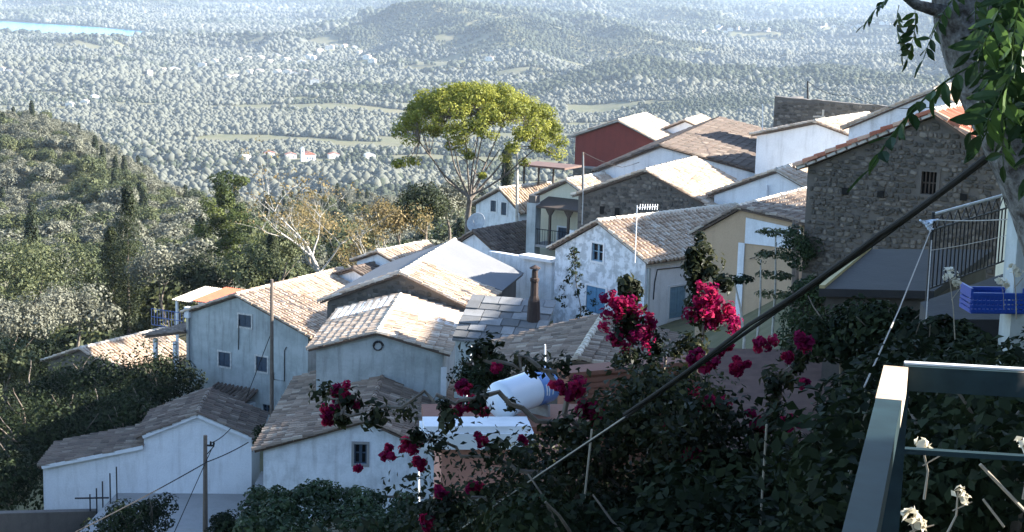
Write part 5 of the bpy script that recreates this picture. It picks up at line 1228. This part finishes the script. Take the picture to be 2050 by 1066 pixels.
wire('pale rope slanting from the balcony corner into the garden', [ra+Vector((0, -.02, -.12)), at(1800, 620, 13), at(1730, 775, 9.5)], .006, 'rope', 0, name='rope', cat='rope')
wire('pale rope hanging straight down from the balcony corner', [ra+Vector((0, -.02, -.3)), at(1850, 700, 17)], .008, 'rope', 0, name='rope', cat='rope')
kn = MB(); 
for k in range(7): kn.tube([ra+Vector((-.06+rng.normal(0, .04), -.05+rng.normal(0, .03), -.1+rng.normal(0, .05))) for _ in range(4)], .012, 5)
tag(kn.build('rope_knot', M['tank']), 'bundle of pale knotted rope tied at the balcony corner', 'rope')
crt = thing('plastic_crate', 'blue plastic crate standing at the foot of the iron balcony', 'crate', at(1985, 622, 17.3), R_(4))
w_, d_, hh_ = .29, .18, .27
mb = MB()
mb.box(-w_, w_, -d_, d_, 0, .012)
for s_ in (-1, 1):
    for zz in (0.012, .06, .11, .16): mb.box(-w_, w_, s_*d_-.008, s_*d_+.008, zz, zz+.034); mb.box(s_*w_-.008, s_*w_+.008, -d_+.01, d_-.01, zz, zz+.034)
    for k in range(13): u = -w_+.02+k*(2*w_-.04)/12; mb.box(u-.006, u+.006, s_*d_-.011, s_*d_+.011, .012, .19)
    mb.box(s_*w_-.014, s_*w_+.014, -d_, d_, .19, .27); mb.box(-w_, w_, s_*d_-.014, s_*d_+.014, .19, .225)
mb.build('body', M['bluecrate'], crt)
# pale dried flower heads
def dried(label, base, top, k=14, size=.03, r_=.05, name='dried_flower'):
    b0_, t_ = Vector(base), Vector(top)-Vector(base); t = thing(name, label, 'flower', b0_); mb = MB(); mb.tube([Vector(), t_*.5+Vector((.01, 0, 0)), t_], [.006, .005, .004] if (t_.length > .3) else [.0028, .0022, .0018], 5)
    mb.tube([t_*.6, t_*.8+Vector((.05*size/.03, 0, 0))], .004 if t_.length > .3 else .0015, 4); mb.build('stem', M['drystem'], t)
    foliage('flower_head', [(t_.x, t_.y, t_.z, r_), (t_.x+r_, t_.y, t_.z-r_, r_*.7)], k, size, 'drypetal', t, shell=.7)
dried('white dried flower on a bent stalk before the iron balcony', at(1912, 680, 15), at(1900, 548, 15), 30, .06, .08)
dried('withered pale flower against the pillar', at(2035, 640, 14.5), at(2028, 535, 14.5), 16, .05, .06)
dried('withered pale flower hanging beside the crate', at(2010, 620, 14.7), at(2003, 560, 14.7), 12, .05, .05)
# foreground railing and terrace
C_ = atz(1795, 728, -.58); dA = (atz(1720, 1066, -.58)-C_).normalized(); dB = (atz(2050, 748, -.585)-atz(1817, 735, -.585)).normalized()
rl = thing('terrace_railing', 'dark green metal terrace railing with worn corner coloured pale for sunlight', 'railing', C_)
mt, n_, l_, b_ = newmat('worn_green_paint'); v_ = coords(n_, l_); f_ = noise(n_, l_, 22, v_, 5, .6); f2_ = noise(n_, l_, 7, v_, 4)
co = ramp(n_, l_, f_, [(.35, (.006, .018, .022)), (.65, (.012, .032, .038))]); co = mixc(n_, l_, ramp(n_, l_, f2_, [(.62, (0, 0, 0)), (.7, (1, 1, 1))]), co, (.16, .13, .10))
l_.new(co, b_.inputs['Base Color']); b_.inputs['Roughness'].default_value = .5; b_.inputs['Specular IOR Level'].default_value = .3
mw_, n_, l_, b_ = newmat('sunlit_worn_paint'); v_ = coords(n_, l_); f_ = noise(n_, l_, 16, v_, 5, .6)
l_.new(ramp(n_, l_, f_, [(.4, (.40, .42, .36)), (.55, (.52, .38, .27)), (.7, (.50, .30, .20))]), b_.inputs['Base Color']); b_.inputs['Roughness'].default_value = .6
def bar(mb, p0, p1, w, hgt, up=Vector((0, 0, 1))):
    d = (p1-p0).normalized(); s_ = d.cross(up).normalized(); u_ = s_.cross(d)
    a_ = [p0+s_*x_+u_*y_ for x_, y_ in ((-w/2, -hgt), (w/2, -hgt), (w/2, 0), (-w/2, 0))]; mb.prism(a_, p1-p0)
mb = MB(); bar(mb, dA*.02, dA*.235, .037, .041); mb.build('sunlit_worn_corner', mw_, rl)  # sunlit end of the rail, light put into a paler worn paint
mb = MB(); bar(mb, dA*.2352, dA*2.6, .036, .04); mb.build('side_rail', mt, rl)
mb = MB(); bar(mb, dB*.012, dB*1.7, .034, .039); mb.build('front_rail', mt, rl)
mb = MB(); bar(mb, dB*.012+Vector((0, 0, .0035)), dB*1.7+Vector((0, 0, .0035)), .012, .003); mb.build('sunlit_edge', M['trim'], rl)  # white strip for the sunlit line along the rail top
mb = MB(); mb.box(-.016, .018, -.016, .016, -1.02, -.0415); mb.build('post', mt, rl)
mb = MB(); bar(mb, dB*.02+Vector((0, 0, -.135)), dB*1.7+Vector((0, 0, -.135)), .014, .008); mb.build('mid_rail', mt, rl)
mb = MB(); bar(mb, dB*.02+Vector((0, 0, -.9)), dB*1.7+Vector((0, 0, -.9)), .02, .02); mb.build('low_rail', mt, rl)
mb = MB(); fl3 = [C_-dB*.05+dA*-.05, C_+dB*2.2+dA*-.05, C_+dB*2.2+dA*4, C_-dB*.05+dA*4]; mb.prism([Vector((p.x, p.y, -1.85)) for p in fl3], Vector((0, 0, .25))); tag(mb.build('terrace', M['concrete']), kind='structure', label='concrete terrace floor inside the green railing', cat='terrace')
dried('sunlit white dried bloom just outside the green railing', at(1850, 1000, 3.1), at(1845, 888, 3.1), 14, .022, .012, 'dried_bloom')
dried('curled pale dried bloom low behind the green railing', at(1890, 1080, 3.1), at(1918, 985, 3.1), 12, .02, .014, 'dried_bloom')
dried('pale withered bloom further along the green railing', at(2048, 1000, 3.0), at(2047, 885, 3.0), 12, .02, .012, 'dried_bloom')
dried('white dried bloom at the bottom of the railing', at(1815, 1110, 2.9), at(1825, 1035, 2.9), 12, .026, .014, 'dried_bloom')
wire('pale dry stick slanting behind the green railing', [at(1962, 930, 3.0), at(2060, 1032, 3.0)], .0035, 'drystem', 0, name='dry_stick', cat='stick')
wire('short pale dry twig low behind the green railing', [at(1968, 1000, 3.0), at(2010, 1055, 3.0)], .0025, 'drystem', 0, name='dry_stick', cat='stick')
# leaning tree with feather leaves
lt = thing('leaning_tree', 'leaning tree with grey lichen bark and dark green feathered leaves above the terrace', 'tree', at(2150, 560, 4.0))
b0_ = lt.location
mb = MB(); path = [at(a_, c_, 4.0)-b0_ for a_, c_ in ((2190, 760), (2170, 560), (2110, 400), (2062, 300), (2012, 200), (1972, 110), (1948, 30), (1935, -80), (1900, -260))]
mb.tube(path, [.13, .12, .108, .10, .097, .095, .093, .09, .08], 14); mb.tube([path[6], at(1890, 25, 3.95)-b0_, at(1835, 10, 3.9)-b0_, at(1790, -25, 3.9)-b0_], [.03, .018, .013, .01], 6)
mb.tube([path[5], at(2050, 40, 3.8)-b0_, at(2150, -60, 3.7)-b0_], [.04, .03, .02], 6); mb.tube([path[4], at(2080, 120, 3.7)-b0_, at(2180, 60, 3.6)-b0_], [.03, .02, .012], 6)
mb.build('trunk', M['bark_lichen'], lt, True)
def leaflet_v(ln, w):
    ts = [0, .25, .55, .8, 1]; ws = [0, .8, 1, .55, 0]
    L_ = [(-w*a_*.5, ln*t, .12*w*a_) for t, a_ in zip(ts, ws)]; R_2 = [(w*a_*.5, ln*t, .12*w*a_) for t, a_ in zip(ts, ws)]; Cn = [(0, ln*t, -.02*ln*t*t*3) for t in ts]; return L_, Cn, R_2
def compound_leaf(n_pair, ln, lf):
    mb = MB(); pts = [Vector((0, t*ln, -.35*ln*t*t)) for t in np.linspace(0, 1, 8)]; mb.cur = .8; mb.tube(pts, .0022, 4)
    for i in range(n_pair*2+1):
        t = 1.0 if i == n_pair*2 else .18+.8*(i//2)/n_pair; side = 0 if i == n_pair*2 else (-1 if i % 2 else 1)
        p = Vector((0, t*ln, -.35*ln*t*t)); rot_ = Matrix.Rotation(-side*R_(62)+random.gauss(0, .12), 3, 'Z') @ Matrix.Rotation(R_(-28+random.gauss(0, 14)), 3, 'X') @ Matrix.Rotation(random.gauss(0, .35), 3, 'Y')
        L_, Cn, R2 = leaflet_v(lf*random.uniform(.8, 1.1), lf*.36); tn = random.random()
        for k in range(4):
            mb.face([p+rot_ @ Vector(L_[k]), p+rot_ @ Vector(Cn[k]), p+rot_ @ Vector(Cn[k+1]), p+rot_ @ Vector(L_[k+1])], tn); mb.face([p+rot_ @ Vector(Cn[k]), p+rot_ @ Vector(R2[k]), p+rot_ @ Vector(R2[k+1]), p+rot_ @ Vector(Cn[k+1])], tn)
    return mb.mesh('leaf', M['ashleaf'], True)
CL = [compound_leaf(7, .30, .105), compound_leaf(6, .26, .10), compound_leaf(8, .34, .075)]
def put_leaf(base, aim, tw=0.0, s_=1.0, v=None):
    d = (aim-base).normalized(); o = bpy.data.objects.new('leaf', CL[random.randrange(3) if v is None else v]); link(o, lt)
    q = d.to_track_quat('Y', 'Z') @ Quaternion((0, 1, 0), tw); o.matrix_basis = Matrix.Translation(base-b0_) @ q.to_matrix().to_4x4() @ Matrix.Scale(s_, 4)
put_leaf(at(1960, 125, 3.8), at(1760, 215, 3.75), .3, 1.0, 2)
put_leaf(at(1800, 10, 3.9), at(1770, 120, 3.9), .2, .4)
put_leaf(at(1830, 8, 3.9), at(1850, 120, 3.85), -.4, .4)
put_leaf(at(1790, -10, 3.9), at(1730, 20, 3.9), .2, .35)
for k in range(30):
    t_ = rng.random(); px_ = 2000+70*rng.random()+30*t_; py_ = -70+250*t_; Y = rng.uniform(3.3, 3.75)
    put_leaf(at(px_+45, py_-20, Y), at(px_-25+60*rng.normal(0, .6), py_+110, Y+rng.normal(0, .06)), random.uniform(-.9, .9), rng.uniform(.55, .75))
for px_, py_, ax_, ay_ in ((1960, -20, 1930, 90), (1990, -40, 1960, 60), (1940, -40, 1890, 10), (2010, 120, 1955, 190), (2030, 180, 1990, 280)):
    put_leaf(at(px_, py_, 3.7), at(ax_, ay_, 3.7), random.uniform(-.6, .6), .55)
cl = [(rng.uniform(-1.6, 4.2), rng.uniform(.2, 4.6), .95+rng.uniform(0, 1.6), rng.uniform(.3, .5)) for _ in range(70)]
foliage('canopy', [(a_-b0_.x, c_+3.2-b0_.y, d_-b0_.z, e_) for a_, c_, d_, e_ in cl], 60, .11, 'ashleaf', lt, shell=.9)  # crown part above the view, added to shade the garden
mb = MB()
for a_, c_, d_, e_ in cl[::4]: mb.tube([path[8], path[8].lerp(Vector((a_, c_+3.2, d_))-b0_, .5)+Vector((0, 0, .2)), Vector((a_, c_+3.2, d_))-b0_], [.03, .02, .008], 5)
mb.build('branch', M['bark_lichen'], lt)

# ------------------------------------------------------------------ bougainvillea and garden
bg_ = thing('bougainvillea', 'sprawling bougainvillea with magenta flower clusters filling the shaded garden', 'shrub', (1.0, 12.2, -6.4)); bo = bg_.location
def bp(px_, py_, Y): return at(px_, py_, Y)-bo
arms = [[(1280, 1100, 11), (1200, 900, 11), (1000, 800, 10.8), (860, 800, 10.7), (700, 830, 10.7), (655, 800, 10.7)], [(1250, 1080, 11), (1100, 950, 10.8), (930, 900, 10.8), (800, 880, 10.8)], [(1300, 1100, 12), (1290, 850, 12.3), (1260, 690, 12.6), (1255, 600, 12.8)],
        [(1350, 1100, 12), (1400, 800, 12.3), (1412, 600, 12.8), (1400, 500, 13)], [(1400, 1100, 11), (1520, 850, 11), (1600, 690, 11.2)], [(1200, 1100, 11), (1050, 1000, 11), (900, 1000, 11), (840, 1050, 11)], [(1450, 1100, 11.5), (1600, 900, 11.5), (1720, 800, 12)], [(1200, 1000, 11), (1120, 780, 11), (1080, 720, 11), (960, 720, 11), (920, 740, 11)], [(1380, 1000, 12), (1330, 760, 12.6), (1340, 680, 12.8)]]
mb = MB(); AR = []
for a_ in arms:
    pts = [bp(*q) for q in a_]; fine = []
    for p, q in zip(pts[:-1], pts[1:]):
        for k in range(8): fine.append(p.lerp(q, k/8)+Vector((rng.normal(0, .025), rng.normal(0, .03), rng.normal(0, .025))))
    fine.append(pts[-1]); AR.append(fine); mb.tube(fine, list(np.linspace(.026, .006, len(fine))), 5)
mb.build('stem', M['bark'], bg_)
lump = []
for j_, f in enumerate(AR):
    for i, p in enumerate(f):
        if (j_ in (0, 1, 5, 7) and i % 3) or (j_ == 7 and i > 24): continue
        lump.append((p.x+rng.normal(0, .06), p.y+rng.normal(0, .08), p.z+rng.normal(0, .05), rng.uniform(.05, .12)))
nfill = 300
for i in range(nfill):
    px_ = rng.normal(1330, 230); lo = np.interp(px_, [800, 1000, 1150, 1250, 1330, 1450, 1500, 1760], [1020, 960, 930, 850, 810, 840, 920, 930]); py_ = rng.uniform(lo, 1120) if rng.random() < .8 else rng.uniform(lo-60, lo)
    p = bp(px_, py_, 11.1+rng.normal(0, .45)); lump.append((p.x, p.y, p.z, rng.uniform(.16, .30)))
foliage('leaves', lump, 70, .054, 'bleaf', bg_, shell=.9, squash=1.0, tiltup=.3)
FC = [(1250, 620, .14, 1), (1265, 655, .17, 1), (1285, 640, .12, 1), (1240, 665, .12, 1), (1412, 605, .15, 1), (1405, 630, .14, 1), (1425, 600, .11, 1), (1452, 645, .13, 1), (1465, 652, .1, 1),
      (680, 790, .11, 1), (668, 815, .11, 1), (660, 835, .09, 1), (690, 800, .08, 1), (715, 942, .035, 0), (785, 900, .09, 1), (820, 890, .1, 1), (845, 930, .07, 1), (930, 780, .08, 1), (920, 820, .09, 1), (950, 810, .1, 1), (965, 885, .08, 0), (1155, 780, .14, 1), (1120, 770, .09, 0), (1165, 815, .12, 1), (1190, 830, .1, 0), (1390, 715, .1, 0), (1415, 735, .11, 0), (1400, 795, .17, 0), (1475, 745, .08, 0), (1480, 730, .07, 0), (1525, 685, .12, 0), (1605, 680, .12, 0), (1575, 712, .07, 0), (1515, 850, .1, 0), (1590, 845, .08, 0), (1385, 915, .1, 0), (1235, 1040, .07, 0), (1105, 1020, .06, 0), (1045, 880, .06, 0), (880, 985, .08, 1), (945, 975, .07, 0), (860, 1050, .08, 1), (1340, 850, .06, 0), (1450, 700, .08, 0), (1610, 770, .06, 0), (995, 740, .06, 1), (1230, 600, .09, 1)]
for i, (px_, py_, r_, k) in enumerate(FC):
    Y = 12.6 if (py_ < 670 and px_ < 1480) else 10.9; p = bp(px_, py_, Y); r_ = r_*(.95 if Y > 12 else .62); rr_ = r_*.95
    ll = [(p.x+rng.normal(0, rr_*.5), p.y+rng.normal(0, rr_*.4), p.z+rng.normal(0, rr_*.5), rr_*.5) for _ in range(6)]
    foliage('flower_cluster', ll, 34, .046, 'bract', bg_, shell=.9, squash=1.0, tiltup=.1)
foliage('flower_shoot_leaves', [(bp(1262+rng.normal(0, 8), 590+rng.normal(0, 15), 12.7).x, bp(1262, 590, 12.7).y, bp(1262, 590+rng.normal(0, 14), 12.7).z, .07) for _ in range(10)]+[(bp(1400+rng.normal(0, 14), q_, 12.9).x, bp(1400, 540, 12.9).y, bp(1400, q_, 12.9).z, .06) for q_ in np.linspace(505, 640, 16)], 30, .07, 'bleaf', bg_)
# shaded garden shrubs round it
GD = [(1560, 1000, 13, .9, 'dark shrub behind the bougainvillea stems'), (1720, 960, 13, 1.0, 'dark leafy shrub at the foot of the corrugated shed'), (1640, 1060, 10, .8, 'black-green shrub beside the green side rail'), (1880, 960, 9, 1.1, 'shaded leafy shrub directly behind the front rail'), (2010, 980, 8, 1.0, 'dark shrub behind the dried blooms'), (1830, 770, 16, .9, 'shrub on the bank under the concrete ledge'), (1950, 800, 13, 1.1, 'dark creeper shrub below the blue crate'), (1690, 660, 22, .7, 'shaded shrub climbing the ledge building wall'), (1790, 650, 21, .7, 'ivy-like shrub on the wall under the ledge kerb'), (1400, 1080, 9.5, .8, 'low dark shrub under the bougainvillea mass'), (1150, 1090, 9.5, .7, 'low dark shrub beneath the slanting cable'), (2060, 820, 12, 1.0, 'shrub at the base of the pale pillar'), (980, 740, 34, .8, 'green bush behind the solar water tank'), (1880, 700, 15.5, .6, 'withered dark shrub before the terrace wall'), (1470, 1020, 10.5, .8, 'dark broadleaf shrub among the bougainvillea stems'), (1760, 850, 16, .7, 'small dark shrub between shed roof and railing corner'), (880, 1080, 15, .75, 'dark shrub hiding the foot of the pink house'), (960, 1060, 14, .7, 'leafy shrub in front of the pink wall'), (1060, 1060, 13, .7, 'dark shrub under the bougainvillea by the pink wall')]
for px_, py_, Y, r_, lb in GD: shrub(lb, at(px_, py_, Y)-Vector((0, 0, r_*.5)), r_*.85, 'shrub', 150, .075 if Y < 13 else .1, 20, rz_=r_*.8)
for i, (a_, b_, Y) in enumerate((((1520, 1080), (1535, 850), 9.5), ((1560, 1080), (1690, 860), 9.8), ((1690, 1000), (1740, 800), 9.0), ((1170, 1000), (1185, 860), 10), ((1630, 1050), (1665, 870), 10.2))):
    wire(['straight dry cane standing among the dark shrubs', 'dry cane leaning across the dark shrubs', 'thin dry cane by the green side rail', 'short dry cane under the slanting cable', 'grey dry cane crossing behind the leaning one'][i], [at(*a_, Y), at(*b_, Y)], .007, 'drystem', 0, name='dry_cane', cat='cane')

# ------------------------------------------------------------------ unseen houses added to shade village and garden; the last owns the terrace
house('slope_shade_house', 'unseen tall house put up the slope to shade the gardens below', 36, 52, 3.2, -4, 9, 2.0, 17, 0, 0, H=6, wall='white', tile='tile', wall_depth=4)
house('upper_shade_house', 'unseen two-storey house put beside the garden to shade it', 12.8, 13.0, .6, -3, 7.0, 1.3, 22, 0, 0, H=6, wall='cream', tile='tile', wall_depth=6)
house('neighbour_shade_house', 'unseen tall house added beside the terrace to block sun and sky', 11.0, 4.7, 6.0, 0, 9.0, 1.6, 7.5, 0, 0, H=10, wall='cream', tile='tile', wall_depth=4)  # added out of view as a blocker for the garden light
house('rail_shade_house', 'unseen tall house added to keep the sun off the side rail', 11.0, -5.0, 6.0, 0, 9.0, 1.6, 7.5, 0, 0, H=10, wall='white', tile='tile', wall_depth=4, og=.1)  # added out of view; the gap lets sun reach the rail corner
house('terrace_house', 'house to which the railed terrace belongs', 1.0, -8.6, 5.0, 0, 11.0, 1.6, 7.0, 0, 0, H=7, wall='white', tile='tile', wall_depth=4)

# ------------------------------------------------------------------ air
mb = MB(); mb.box(-24000, 24000, -24000, 24000, -262, 60)
m, n_, l_, b_ = newmat('haze_air'); n_.remove(b_)
vp = n_.new('ShaderNodeVolumePrincipled'); vp.inputs['Color'].default_value = (0.66, 0.81, 1.0, 1); vp.inputs['Density'].default_value = HAZE
vp.inputs['Anisotropy'].default_value = 0.0
l_.new(vp.outputs[0], n_['Material Output'].inputs['Volume'])
hz = mb.build('haze', m); tag(hz, 'thin pale blue haze filling the valley air', 'haze', kind='stuff')
